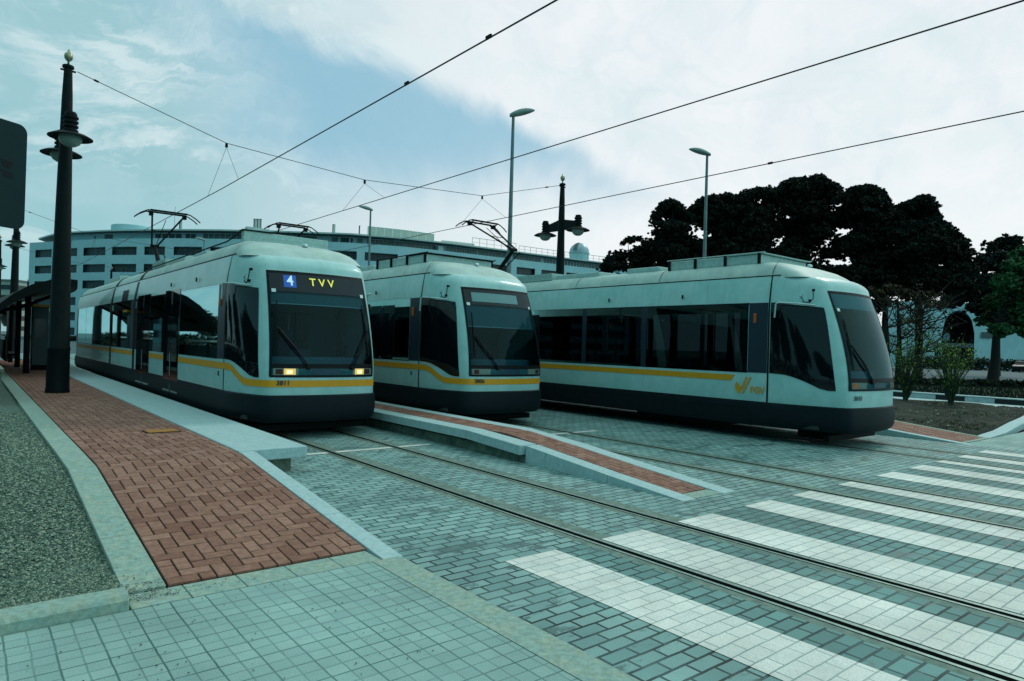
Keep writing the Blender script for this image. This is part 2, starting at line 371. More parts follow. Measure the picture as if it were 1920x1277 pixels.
# crossing stripes
for (a,b) in [(3.14,3.65),(4.172,4.70),(5.195,5.75),(6.31,6.82),(7.27,7.69),(8.37,8.715),(8.866+.0,8.866),(9.46,10.0),(10.54,11.06),(11.56,11.855),(12.47,12.865),(13.47,13.90)]:
    if b-a<.05: continue
    # leave the rail channels open
    segs=[(a,b)]
    for c in RAILS:
        ns=[]
        for (p,q) in segs:
            lo,hi=c-.074,c+.062
            if q<=lo or p>=hi: ns.append((p,q))
            else:
                if p<lo: ns.append((p,lo))
                if q>hi: ns.append((hi,q))
        segs=ns
    mb=MB()
    for p,q in segs: mb.add([(p,-.35,.004),(q,-.35,.004),(q,3.87,.004),(p,3.87,.004)],[(0,1,2,3)])
    struct(mb.build('crossing_stripe',M_white))
def stopline(x0,x1,y):
    mb=MB(); xs=[x0]
    segs=[(x0,x1)]
    for c in RAILS:
        ns=[]
        for (p,q) in segs:
            lo,hi=c-.074,c+.062
            if q<=lo or p>=hi: ns.append((p,q))
            else:
                if p<lo: ns.append((p,lo))
                if q>hi: ns.append((hi,q))
        segs=ns
    for p,q in segs: mb.add([(p,y-.05,.004),(q,y-.05,.004),(q,y+.06,.004),(p,y+.06,.004)],[(0,1,2,3)])
    struct(mb.build('stop_line',M_white))
stopline(3.45,5.72,9.0); stopline(7.35,9.5,8.98)
# pavements at z=0
sheet('tiled_pavement',-9,2.34,-9,4.40,0,M_tile)
sheet('pavement_border',2.34,2.568,-9,4.40,.003,M_conc)
mb=MB()
x=-.0
for k in range(5): mb.box(.80+k*.33,.80+(k+1)*.33-.006 if k<4 else 2.41,4.402,4.655,-.05,.004)
struct(mb.build('pavement_border',M_conc,bevel=.004))
sheet('tiled_pavement',14.452,60,-9,4.40,0,M_tile)
# herringbone pavers
def herring(name,x0,x1,y0,y1,zf,base=(0,0)):
    mb=MB(); s=.1; gp=.0055
    ni=int((x1-x0)/s)+3; nj=int((y1-y0)/s)+3
    for i in range(-2,ni):
        for j in range(-2,nj):
            m=(i-j)%4
            if m==0: bx=(x0+i*s,x0+(i+2)*s,y0+j*s,y0+(j+1)*s)
            elif m==3: bx=(x0+i*s,x0+(i+1)*s,y0+j*s,y0+(j+2)*s)
            else: continue
            a,b,c_,d_=max(bx[0],x0)+gp,min(bx[1],x1)-gp,max(bx[2],y0)+gp,min(bx[3],y1)-gp
            if b-a<.015 or d_-c_<.015: continue
            dz=random.uniform(-.0025,.0015); t=min(1,max(0,random.gauss(.45,.28)))
            za,zb=zf(c_)+dz,zf(d_)+dz
            e=.003
            vs=[(a,c_,za-.03),(b,c_,za-.03),(b,d_,zb-.03),(a,d_,zb-.03),(a,c_,za-e),(b,c_,za-e),(b,d_,zb-e),(a,d_,zb-e),(a+e,c_+e,za),(b-e,c_+e,za),(b-e,d_-e,zb),(a+e,d_-e,zb)]
            mb.add(vs,[(0,1,5,4),(1,2,6,5),(2,3,7,6),(3,0,4,7),(4,5,9,8),(5,6,10,9),(6,7,11,10),(7,4,8,11),(8,9,10,11)],0,t)
    struct(mb.build(name,M_brick,tint=True))
    ys=[y0+(y1-y0)*k/60 for k in range(61)]
    mb=MB().grid([[(x0,y,zf(y)-.016),(x1,y,zf(y)-.016)] for y in ys]); struct(mb.build('joint_bed',M_joint))
herring('red_brick_platform',1.045,2.42,4.66,37,ramp)
herring('red_brick_platform',6.185,6.675,4.58,30,ramp)
herring('red_brick_platform',14.66,16.0,4.5,16,ramp)
def kerbrow(name,x0,x1,y0,y1,zf,zb,step,m,gap=.005,mat2=None,bev=.006):
    mb=MB(); y=y0
    while y<y1-.01:
        ye=min(y+step,y1); a,b=y,ye-gap
        vs=[(x0,a,zb if not callable(zb) else zb(a)),(x1,a,zb if not callable(zb) else zb(a)),(x1,b,zb if not callable(zb) else zb(b)),(x0,b,zb if not callable(zb) else zb(b)),(x0,a,zf(a)),(x1,a,zf(a)),(x1,b,zf(b)),(x0,b,zf(b))]
        mb.add(vs,[(4,5,6,7),(0,1,5,4),(1,2,6,5),(2,3,7,6),(3,0,4,7)],0); y=ye
    return struct(mb.build(name,m,bevel=bev))
kerbrow('platform_kerb',.80,1.035,4.66,40,ramp,-.1,.98,M_conc)
kerbrow('platform_kerb',2.43,2.59,4.38,7.795,ramp,-.1,1.1,M_granite)
kerbrow('platform_edge_slab',2.43,3.235,8.05,41,lambda y:.32,lambda y:.19,1.2,M_granite,bev=.012)
struct(MB().box(2.43,3.235,7.80,8.045,.185,.318).build('platform_edge_slab',M_granite,bevel=.012))
struct(MB().box(2.43,3.10,7.96,41,-.1,.189).build('platform_wall',M_wallc))
# island platform
kerbrow('platform_kerb',5.95,6.175,4.35,6.95,ramp,-.1,1.1,M_granite)
kerbrow('platform_kerb',6.685,6.92,4.35,38,ramp,-.1,1.2,M_granite)
kerbrow('platform_edge_slab',5.87,6.175,6.98,38,ramp,lambda y:ramp(y)-.13,1.25,M_granite,bev=.01)
struct(MB().box(5.99,6.17,6.99,38,-.1,.13).build('platform_wall',M_wallc))
sheet('pavement_border',6.18,6.68,4.36,4.575,.004,M_conc)
# far platform
kerbrow('platform_kerb',14.46,14.65,4.3,7.6,ramp,-.1,1.1,M_granite)
kerbrow('platform_edge_slab',13.80,14.65,7.65,38,lambda y:.32,lambda y:.16,1.2,M_granite,bev=.01)
struct(MB().box(13.95,14.6,7.8,38,-.1,.159).build('platform_wall',M_wallc))
kerbrow('platform_kerb',16.01,16.13,4.42,38,ramp,-.1,1.0,M_conc)
sheet('pavement_border',14.46,16.13,4.405,4.5,.006,M_conc)
# rounded kerb turning away at the soil bed
mb=MB(); rows=[]
for k in range(26):
    t=k/25; X=16.13+t*9; Y=4.43+.25*max(0,t-.12)*3+.5*t*t
    hk=.11*min(1,t*3)**.8; rows.append([(X,Y,-.05),(X,Y,hk*.8+.003),(X,Y+.04,hk+.006),(X,Y+.24,hk+.01),(X,Y+.27,-.05)])
mb.grid(rows); mb.add(rows[0],[(0,1,2,3,4)]); struct(mb.build('bed_kerb',M_granite))
# gravel bed + its front kerb
def gz(y): return max(.045,ramp(y)-.03)
ys=[4.58+k*.4 for k in range(100)]
mb=MB().grid([[(x,y,gz(y)-.014+random.uniform(-.004,.004)) for x in np.linspace(-9,.80,30)] for y in ys])
tag(mb.build('gravel_bed',M_gravel,smooth=True),kind='structure')
mb=MB(); x=-5.2
while x<.79:
    xe=min(x+1.0,.795); mb.add([(x,4.40,-.05),(xe-.008,4.40,-.05),(xe-.008,4.41,.055),(x,4.41,.055),(xe-.008,4.44,.085),(x,4.44,.085),(xe-.008,4.58,.085),(x,4.58,.085),(xe-.008,4.585,-.05),(x,4.585,-.05)],
      [(0,1,2,3),(3,2,4,5),(5,4,6,7),(7,6,8,9),(1,8,6,4,2),(0,3,5,7,9)]); x=xe
struct(mb.build('gravel_kerb',M_conc,bevel=.006))
# loose stones
M_stone=mat('loose_stone',(.03,.075,.06),.9,attr=True,col2=(.34,.40,.31))
mb=MB()
def stone(x,y,z,r,t):
    q=[(x+random.uniform(-r,r)*.3+dx*r,y+dy*r,z+dz*r*.7) for dx,dy,dz in((1,0,0),(-1,.2,0),(0,1,0),(.1,-1,0),(0,0,.9),(0,0,-.5))]
    mb.add(q,[(0,2,4),(2,1,4),(1,3,4),(3,0,4)],0,t)
for _ in range(42000):
    y=4.6+(random.random()**1.7)*9; x=.79-random.random()**1.1*(.65+.04*y)
    stone(x,y,gz(y)-.006,random.uniform(.004,.011)*(1+.04*y),random.random()**2.2)
tag(mb.build('gravel_stones',M_stone,tint=True),'coarse loose gravel chips beside the brick platform','gravel',kind='stuff')
mb=MB()
for _ in range(420):                         # chips spilled onto the paving
    u=random.random()
    x=random.gauss(.75,.28) if u<.6 else random.uniform(-.4,2.2); y=4.5+abs(random.gauss(0,.16)) if u<.6 else random.uniform(2.9,4.4)
    if x<.8 and y>4.38: x=.8+random.random()*.25
    if x>1.04 and y>4.64: y=4.5
    stone(x,y,.006+(ramp(y) if y>4.45 else 0),random.uniform(.003,.0065),0)
tag(mb.build('spilled_grit',M_dk,tint=True),'dark grit scattered over the tiles and kerb corner','grit',kind='stuff')
# soil bed
def kerby(x): t=(x-16.13)/9; return 4.43+.25*max(0,t-.12)*3+.5*t*t
def soilz(x,y):
    if y<kerby(x)+.36: return -.08
    return max(.05,ramp(y)*.9*max(0,1-(x-16.1)/3.0))
mb=MB().grid([[(x,y,soilz(x,y)+(random.uniform(-.03,.05) if x>16.3 and y>kerby(x)+.4 else 0)) for x in np.linspace(16.13,26.5,46)] for y in list(np.linspace(4.62,7,26))+list(np.linspace(7.1,48,80))])
struct(mb.build('soil_bed',M_soil,smooth=True))
mb=MB()
for _ in range(16000):
    x=16.2+random.random()*10.2; y=4.9+random.random()**1.7*16
    k=math.sin(x*1.3+y*.7)+math.sin(y*2.1-x*.6)+random.gauss(0,.6)
    if k<.15 or y<kerby(x)+.4: continue
    z=soilz(x,y); h=random.uniform(.02,.075); a=random.random()*6.28; dx,dy=math.cos(a)*.012,math.sin(a)*.012
    mb.add([(x-dx,y-dy,z),(x+dx,y+dy,z),(x+random.uniform(-.03,.03),y+random.uniform(-.03,.03),z+h)],[(0,1,2)],0,random.random())
tag(mb.build('grass_tufts',M_grass,tint=True),'thin dry grass over the dark soil bed','grass',kind='stuff')
mb=MB()
for _ in range(130):
    x=16.4+random.random()*9.8; y=5+random.random()*9
    stone(x,y,soilz(x,y)+.03,random.uniform(.015,.04),random.random())
tag(mb.build('soil_litter',M_stone,tint=True),'pale stones and litter lying on the soil bed','litter',kind='stuff')
sheet('gutter_strip',26.4,28.2,-20,60,.03,M_kwht)
# black and white painted kerb
def yat(px,py,X): r=ray(px,py); return X*r[1]/r[0]
yb=yat(1703,748,28.2); mb=MB()
for k in range(-28,50):
    mb.box(28.2,28.55,yb+k*.93,yb+(k+1)*.93-.01,-.05,.205,0 if k%2==0 else 1); mb.box(28.18,28.56,yb+k*.93,yb+(k+1)*.93-.01,.2052,.25,1)
struct(mb.build('painted_kerb',[M_kblk,M_kwht],bevel=.02))
sheet('verge_lawn',28.552,48,-30,60,.10,M_lawn)
sheet('far_road',48,170,-60,90,.05,M_path)
sheet('far_road',-90,16,60.01,240,.02,M_path)
# verge vegetation
mb=MB()
for _ in range(14000):
    x=28.8+random.random()**1.5*18; y=-4+random.random()*24; a=random.random()*6.28; h=random.uniform(.05,.22)
    mb.add([(x-.03*math.cos(a),y-.03*math.sin(a),.1),(x+.03*math.cos(a),y+.03*math.sin(a),.1),(x,y,.1+h)],[(0,1,2)],0,random.random()**2)
tag(mb.build('verge_grass',M_grass if False else M_hedge,tint=True),'low dark undergrowth behind the painted kerb','undergrowth',kind='stuff')
# rusty rectangular cover in the brick platform
t=thing('access_cover','rusty orange rectangular access cover set flush in the red brick platform','cover',(2.085,9.93,.312))
t.rotation_euler=(0,0,R_(3))
MB().box(-.21,.21,-.16,.16,-.01,.004).build('frame',M_dk,t)
mb=MB().box(-.185,.185,-.135,.135,0,.009)
for k in range(7): mb.box(-.17+k*.052,-.15+k*.052,-.11,.11,.0091,.0115)
mb.build('plate',M_orange,t)

# ============================================================ TRAMS
YC,YN,CW=1.30,1.43,.93
def setback(z):
    b=0.0
    if z>1.1: b=.44*(min(z,2.72)-1.1)**1.5/(1.62**1.5)
    if z>2.72:
        t=min(1,(z-2.72)/.26); b=.44+.34*(1-math.sqrt(max(0,1-t*t)))
    return b
def wid_(z):
    w=1.2
    if z<.7: w=1.2-.02*(.7-z)
    if z>2.35: w=1.2-.085*((z-2.35)/.63)**1.6
    return w
def cw_(z):
    c=CW
    if z>1.2: c=CW-.05*(z-1.2)/1.5
    if z>2.72: c-= .10*((z-2.72)/.26)**2
    return c
def raw(v,z):
    s=-1 if v<0 else 1; a=abs(v); b=setback(z); yc=YC-b; yn=YN-b; cw=cw_(z); w_=wid_(z)
    if a>=2: return (s*w_,a-2)
    if a<=1: return (s*cw*a,-(yn-(yn-yc)*a*a))
    t=a-1
    x=cw*(1-t)**2+2*w_*t*(1-t)*.985+w_*t*t; y=-yc*(1-t)
    return (s*x,y)
def S(v,z):
    a=abs(v)
    if a>1.35 or a<.65: x,y=raw(v,z); return x,y
    s=-1 if v<0 else 1
    X=Y=0; n=0
    for k in range(-4,5):
        x,y=raw(v+k*.028,z); X+=x;Y+=y;n+=1
    # blend to raw at the limits
    f=min(1,(.35-abs(a-1))/.12); x,y=raw(v,z)
    return x+(X/n-x)*f, y+(Y/n-y)*f
def SP(v,z,off=0):
    x,y=S(v,z)
    if off:
        e=.01; x2,y2=S(v+e,z); x1,y1=S(v-e,z); x3,y3=S(v,z+.01); x4,y4=S(v,z-.01)
        a=Vector((x2-x1,y2-y1,0)); b=Vector((x3-x4,y3-y4,.02)); n=a.cross(b).normalized()
        return (x+n.x*off,y+n.y*off,z+n.z*off)
    return (x,y,z)
def vy(y,z=1.0): # near side (negative v) from local y
    return -(2+y) if y>=0 else -(2+y/(YC-setback(z)))
VS=[0,.15,.3,.45,.6,.68,.74,.8,.86,.9,.935,.98,1.02,1.06,1.1,1.15,1.2,1.3,1.4,1.55,1.7,1.85,2.0,2.42,4,6,8,9.6,10.32,11.575]
VS=[-v for v in VS[::-1]]+VS[1:]
LC=9.575
def rot2(mb0,mb): # add mirrored far half
    o=len(mb.v)
    mb.add([(-x,2*LC-y,z) for x,y,z in mb0.v],mb0.f)
def both(mk):
    m=MB(); mk(m); n=MB(); n.v=list(m.v); n.f=list(m.f); n.m=list(m.m); n.t=list(m.t); rot2(m,n); return n
def shell(m):
    zs=[.70,.9,1.0,1.12,1.24,1.4,1.55,1.7,1.9,2.1,2.3,2.40,2.485,2.66,2.72,2.77,2.82,2.86,2.90,2.93,2.955,2.97,2.978]
    rows=[[SP(v,z) for v in VS] for z in zs]
    base=rows[-1]
    for k,z in((.985,2.985),(.95,2.992),(.88,3.0),(.80,3.0)):
        rows.append([(x*k,(y if y>=1 else 1+(y-1)*k),z) for x,y,_ in base])
    def sk(i,j):
        if i>=len(zs)-1: return False
        z0,z1=zs[i],zs[i+1]; v0,v1=VS[j],VS[j+1]; a=max(abs(v0),abs(v1)); b=min(abs(v0),abs(v1))
        if a<=.936 and z0>=1.119 and z1<=2.401: return True
        if z0>=1.239 and z1<=2.486 and ((b>=2.419 and a<=9.601) or b>=10.319): return True
        return False
    m.grid(rows,skip=sk)
def skirt(m):
    rows=[]
    for z,o in((.705,-.02),(.700,.012),(.685,.03),(.60,.04),(.45,.04),(.36,.03),(.30,.0),(.26,-.05),(.26,-.4)):
        r=[]
        for v in VS:
            f=1 if abs(v)<1.6 else max(.25,1-(abs(v)-1.6))
            r.append(SP(v,z,o*f if o>-.3 else o))
        rows.append(r)
    m.grid(rows,flip=True)
FL=[(1.085,-.665,2.955),(1.08,-.62,2.985),(1.055,-.52,3.06),(1.01,-.36,3.15),(.93,-.12,3.235),(.82,.10,3.29),(.6,.32,3.322),(.3,.55,3.335),(0,.8,3.34)]
def fair_out(w,f,z,n=3.4,dep=.50):
    pts=[]
    for k in range(25):
        a=math.pi/2*(1-k/24); c,s=math.cos(a),math.sin(a)
        # a=90deg: side ; a=0: front centre
        x=w*s**(2/n); y=f+dep*(1-c**(2/n)); pts.append((x,y,z))
    L=[(-w,LC,z)]+[(-x,y,z) for x,y,z in pts]+[(x,y,z) for x,y,z in pts[::-1][1:]]+[(w,LC,z)]
    return L
def fairing(m):
    m.grid([fair_out(*q) for q in FL],flip=True)
def patch(mb,zs,fn,nv,off,mi=0,flip=False):
    rows=[]
    for z in zs:
        a,b=fn(z); rows.append([SP(a+(b-a)*k/nv,z,off) for k in range(nv+1)])
    return mb.grid(rows,mi,flip=flip)
def patchc(mb,vs_,fn,nz,off,mi=0):
    rows=[]
    for v in vs_:
        a,b=fn(v); rows.append([SP(v,a+(b-a)*k/nz,off) for k in range(nz+1)])
    return mb.grid(rows,mi,flip=True)
def lin(a,b,n): return [a+(b-a)*k/(n-1) for k in range(n)]
def rectp(v0,v1,z0,z1,off,nv=6,nz=3): 
    return patch(MB(),lin(z0,z1,nz),lambda z:(v0,v1),nv,off)
SIDE=[(1.17,.28),(1.2,.7),(1.2,2.35),(1.19,2.6),(1.12,2.95),(1.09,2.985),(1.085,3.02),(1.05,3.10),(.985,3.19),(.90,3.262),(.8,3.30),(.6,3.322),(0,3.34)]
SIDEF=[(-x,z) for x,z in SIDE]+[(x,z) for x,z in SIDE[::-1][1:]]
def ring(y0,y1,off,m,name,par,zmax=9):
    mb=MB(); rows=[]
    for y,o in((y0,-.02),(y0,off),(y1,off),(y1,-.02)):
        rows.append([(x*(1+o/1.2),y,z+(o if z>3.0 else 0)) for x,z in SIDEF])
    mb.grid(rows); return mb.build(name,m,par)
def make_tram(name,label,X0,Y0,doors=True,lit=False,disp='text',number='3811',pflip=False,stripe_nose=True,second_wiper=True,logo=False):
    t=thing(name,label,'tram',(X0,Y0,0),'articulated trams parked side by side')
    both(shell).build('body_shell',M_body,t,smooth=True,autos=38)
    both(skirt).build('skirt',M_skirt,t,smooth=True,autos=38)
    both(fairing).build('roof_fairing',M_roof,t,smooth=True,autos=50)
    # dark gutter line and roof seams
    mb=MB()
    for s in(-1,1):
        mb.box(min(s*1.095,s*1.112),max(s*1.095,s*1.112),-.15 if s<0 else -.15,2*LC+.1,2.987,3.004)
    mb.build('gutter',M_black,t)
    mb=MB()
    for y in(0.02,2.6,5.1,12.6,15.2,2*LC-.02):
        mb.grid([[(x*1.002,yy,z+.002) for x,z in SIDEF[6:-6]] for yy in(y-.006,y+.006)])
    mb.build('roof_seam',M_dk,t)
    # cab seam
    mb=MB()
    for s in(-1,1): patch(mb,lin(.30,2.985,14),lambda z:(s*1.985,s*2.015),1,.0025 if False else .004)
    mb.build('cab_seam',M_black,t)
    mb=MB()
    for s in(-1,1): patch(mb,lin(.28,.69,4),lambda z:(s*1.145,s*1.155),1,.042)
    for s in(-1,1):
        for (a,b) in((2.02,3.6),(4.2,9)): patchc(mb,[s*q for q in lin(a,b,5)],lambda v:(.56,.572),1,.012)
    mb.build('skirt_seam',M_black,t)
    # bellows
    ring(7.68,7.93,.006,M_black,'gangway_bellows',t); ring(11.22,11.47,.006,M_black,'gangway_bellows',t)
    for k in(2.2,9.4,16.6):
        mb=MB()
        for s in(-.5,.5): mb.box(s-.05,s+.05,k-.9,k+.9,.06,.27)
        mb.box(-.9,.9,k-1.05,k+1.05,.14,.26); mb.build('bogie',M_dk,t)
    # coupler / lifeguard visible below the nose
    MB().box(-.45,.45,-.9,-.2,.07,.2).box(-.9,.9,-1.0,-.9,.10,.20).build('lifeguard',M_dk,t,bevel=.02)
    # ---- windscreen
    f=t
    ws=patch(MB(),lin(.985,2.70,22),lambda z:(-.965+(.0 if z>1.03 else .02),.965),22,.006).build('windscreen',M_seew,f,smooth=True)
    # black surround
    mb=MB()
    patch(mb,lin(2.655,2.70,3),lambda z:(-.965,.965),18,.009); patch(mb,lin(.985,1.02,3),lambda z:(-.955,.955),18,.009)
    for s in(-1,1): patch(mb,lin(1.0,2.68,20),lambda z:(min(s*.965,s*.925),max(s*.965,s*.925)),2,.009)
    patch(mb,lin(1.13,1.20,3),lambda z:(-.93,.93),18,.009)
    mb.build('windscreen_surround',M_black,f,smooth=True)
    if disp!='none': rectp(-.92,.92,2.36,2.655,.0085,18,5).build('display_housing',M_disp,f,smooth=True)
    b=None if disp=='none' else rectp(-.92,.92,2.18 if disp=='text' else 1.95,2.40,-.035,18,5).build('sun_blind',M_blind,f,smooth=True)
    if b: rectp(-.92,.92,(2.165 if disp=='text' else 1.935),(2.18 if disp=='text' else 1.95),-.034,18,2).build('blind_rail',M_silver,b,smooth=True)
    # cab interior
    MB().box(-.86,.86,-1.0,-.62,1.0,1.30).build('driver_desk',M_desk,t,bevel=.04)
    MB().box(-.32,.05,-.62,-.5,1.25,1.42).build('instrument_panel',M_dash,t,bevel=.02)
    MB().box(-.26,.26,-.12,.36,.75,.87).box(-.25,.25,.30,.42,.80,1.55).box(-.13,.13,.31,.39,1.55,1.76).build('driver_seat',M_seat,t,bevel=.04)
    MB().box(-1.08,-.52,.62,.66,.35,2.6).box(.52,1.08,.62,.66,.35,2.6).box(-.52,.52,.62,.66,.35,1.1).box(-.52,.52,.62,.66,2.1,2.6).build('cab_partition',M_int,t)
    # saloon
    MB().box(-1.12,1.12,-.9,2*LC+.9,.30,.36).build('floor',M_floor,t)
    MB().box(-1.08,1.08,-.55,2*LC+.55,2.56,2.60).build('ceiling',M_int,t)
    for sx in(-1,1): MB().box(sx*1.12-.02,sx*1.12+.02,.66,2*LC-.66,.36,1.22).build('side_lining',M_int,t)
    for yy in [1.2,2.0,2.75,4.9,5.6]+[8.9,9.7,10.5]+[12.3,13.1,13.9,15.2,16.0,17.4]:
        for sx in(-.78,.78):
            MB().box(sx-.22,sx+.22,yy-.2,yy+.2,.72,.82).box(sx-.21,sx+.21,yy+.16,yy+.24,.80,1.42).build('passenger_seat',M_seat,t,bevel=.03)
    for yy in [1.6,3.3,4.3,5.9,7.3,9.3,12.6,14.6,16.7]:
        for sx in(-.5,.5): MB().tube([(sx,yy,.36),(sx,yy,2.56)],.018,6).build('grab_pole',M_pole,t)
    for s in(-1,1):
        rectp(s*.86-.035,s*.86+.035,2.34,2.395,.0115,2,2).build('clearance_lamp',M_silver,f)
    if disp=='text':
        rectp(-.68,-.46,2.43,2.63,.011,3,3).build('route_number_panel',M_blue,f)
        x,y,z=SP(-.57,2.53,.022)
        tilt=math.atan2(setback(2.6)-setback(2.46),.14)
        text_obj('route_number','4',.25,M_wtxt,f,(x,y,z),(R_(90)-tilt,0,0),.001,.9,.004)
        x,y,z=SP(.02,2.53,.022)
        text_obj('destination_text','T V V',.19,M_ytxt,f,(x,y,z),(R_(90)-tilt,0,0),.001,.95,.003)
    elif disp=='blank':
        rectp(-.76,.48,2.42,2.60,.011,12,3).build('blank_display',M_dispw,f,smooth=True)
    x,y,z=SP(-.74,.895 if stripe_nose else .86,.014)
    text_obj('fleet_number',number,.105,M_btxt,f,(x,y,z),(R_(90),0,-R_(11)),.001,1.0,.002)
    # ---- headlamp units
    for s in(-1,1):
        a,bb=(s*.90,s*.50)
        hl=rectp(min(a,bb),max(a,bb),1.022,1.128,.011,6,3).build('headlight',M_lens,f)
        q=sorted((s*.865,s*.755)); rectp(q[0],q[1],1.035,1.115,.014,3,2).build('indicator_lens',M_redl if not logo else M_amb,hl)
        q=sorted((s*.735,s*.545)); rectp(q[0],q[1],1.028,1.124,.014,4,2).build('lamp_lens',M_lit if lit else M_lens,hl)
        if lit:
            q=sorted((s*.69,s*.60)); rectp(q[0],q[1],1.045,1.10,.0155,3,2).build('lamp_bulb',M_lit2,hl)
    rectp(-.25,.25,1.03,1.12,.011,6,2).build('number_plate_strip',M_dash,f)
    # ---- wipers
    ws_=[(-.31,-.78,-.79)]
    if second_wiper: ws_.append((.45,.80,.78))
    for (xb,xt,xbl) in ws_:
        mb=MB()
        for o in(-.022,.022):
            mb.tube([SP((xb+o)/CW,1.14,.03),SP((xb*.5+xt*.5+o)/CW,1.45,.045),SP((xt+o*.6)/CW,1.76,.04)],.010,6)
        mb.tube([SP((xb)/CW,1.14,.0),SP((xb)/CW,1.14,.05)],.04,8)
        w_=mb.build('wiper_arm',M_black,f)
        MB().tube([SP(xbl/CW,1.34,.03),SP(xbl/CW*.995,1.76,.03),SP((xbl-.01*(1 if xbl>0 else -1))/CW*.98,2.20,.025)],[.008,.014,.008],6).build('wiper_blade',M_black,w_)
    # ---- side cab windows
    for s in(-1,1):
        mb=MB()
        def fy(z):
            # right boundary (towards nose), local y ; left boundary at seam
            r=-.86-.27*min(1,max(0,(2.42-z)/1.4))**.75
            l=-.03
            if z<1.22: l=-.30-.62*min(1,max(0,(1.215-z)/.225))**.72
            if z>2.40: r=-.86+ (z-2.40)/.10*.78
            return l,r
        rows=[]
        for z in [.975,.98,1.0,1.03,1.08,1.14,1.19,1.215,1.23,1.5,1.8,2.1,2.3,2.40,2.43,2.46,2.49,2.50]:
            l,r=fy(z); r=min(r,l-.02)
            if z<1.0: l-=.08
            a,b_=vy(l,z),vy(r,z); rows.append([SP(-s*(a+(b_-a)*k/10),z,.007) for k in range(11)])
        mb.grid(rows,flip=(s>0)); cwn=mb.build('cab_window',M_glass,t,smooth=True)
    # ---- side glazing etc., both sides
    def side_rect(nm,m,y0,y1,z0,z1,off=.006,par=None,sides=(-1,1),n=4):
        o=None
        for s in sides:
            mb=MB(); a,b_=s*(2+y0),s*(2+y1)
            patch(mb,lin(z0,z1,4),lambda z:(a,b_),n,off,flip=(s<0 and False)); o=mb.build(nm,m,par or t,smooth=True)
        return o
    W0,W1=1.225,2.50
    glz=[(.41,3.05),(3.12,4.40),(4.44,5.88),(5.92,7.42)] if doors else [(.41,2.80),(2.94,4.58),(4.72,7.6)]
    gl_all=glz+[(8.3,11.0),(11.55,13.2),(13.25,14.9),(14.95,16.6),(16.65,18.7)]
    gaps=[]; prev=.395
    for a_,b_ in gl_all:
        if a_-prev>.02 and not (prev<7.7<a_): gaps.append((prev,a_))
        if prev<7.7<a_: gaps+= [(prev,7.68),(7.93,a_)]
        prev=b_
    gaps=[g_ for g_ in gaps if not(7.9<g_[0]<8)]
    gaps+= [(7.93,8.3),(11.0,11.22),(11.47,11.55),(18.7,18.76)]
    for s in(-1,1):
        for a_,b_ in gaps:
            MB().grid([[(s*(wid_(z)+.004),y,z) for y in(a_-.012,b_+.012)] for z in lin(1.215,2.505,4)],flip=(s>0)).build('window_post',M_black,t)
        for z0_,z1_ in((1.215,1.25),(2.475,2.505)):
            for y0_,y1_ in((.40,7.68),(7.93,11.22),(11.47,18.75)):
                MB().grid([[(s*(wid_(z)+.0045),y,z) for y in lin(y0_,y1_,6)] for z in(z0_,z1_)],flip=(s>0)).build('window_seal',M_black,t)
    end=2*LC
    side_rect('pillar_panel',M_panel,.02,.40,W0,W1)
    def far(y0,y1): return end-y1,end-y0
    if doors:
        side_rect('side_window',M_see,.41,3.05,W0,W1,n=6)
        for (a,bb,zb) in((3.12,4.40,.40),(5.92,7.42,.40)):
            for s in(-1,1):
                for (p,q) in((a,(a+bb)/2-.015),((a+bb)/2+.015,bb)):
                    mb=MB(); patch(mb,lin(zb,2.56,6),lambda z:(s*(2+p),s*(2+q)),2,.010); dd_=mb.build('door',M_glass,t,smooth=True)
                    e=q if q<(a+bb)/2 else p
                    mb=MB(); patch(mb,lin(zb,2.50,2),lambda z:(s*(2+e-.035),s*(2+e+.035)),1,.014); mb.build('edge_trim',M_panel,dd_)
                    mb=MB(); patch(mb,lin(.75,1.22,2),lambda z:(s*(2+e-.012),s*(2+e+.012)),1,.017); mb.build('silver_strip',M_silver,dd_)
        side_rect('side_window',M_see,4.44,5.88,W0,W1)
    else:
        for a,bb in((.41,2.80),(2.94,4.58),(4.72,7.6)):
            side_rect('side_window',M_see,a,bb,W0,W1,n=6)
        for a,bb in((2.80,2.94),(4.58,4.72)): side_rect('pillar_panel',M_panel,a,bb,W0,W1)
        # faint things behind the glass
    # centre and rear sections (straight part mapped directly)
    def srect(nm,m,y0,y1,z0,z1,off=.006,sides=(-1,1)):
        for s in sides:
            rows=[]
            for z in lin(z0,z1,4):
                w_=wid_(z)+off; rows.append([(s*w_,y,z) for y in lin(y0,y1,5)])
            mb=MB().grid(rows,flip=(s>0)); mb.build(nm,m,t,smooth=True)
    srect('side_window',M_see,8.3,11.0,1.225,2.50); srect('pillar_panel',M_panel,7.94,8.28,1.225,2.5)
    srect('vent_panel',M_black,8.9,9.75,2.50,2.80,.007)
    for a,bb in((11.55,13.2),(13.25,14.9),(14.95,16.6),(16.65,18.7)): srect('side_window',M_see,a,bb,1.225,W1)
    srect('pillar_panel',M_panel,18.73,19.12,1.225,W1)
    # ---- stripe
    y_st=[.66 if logo else 0.0]
    mb=MB()
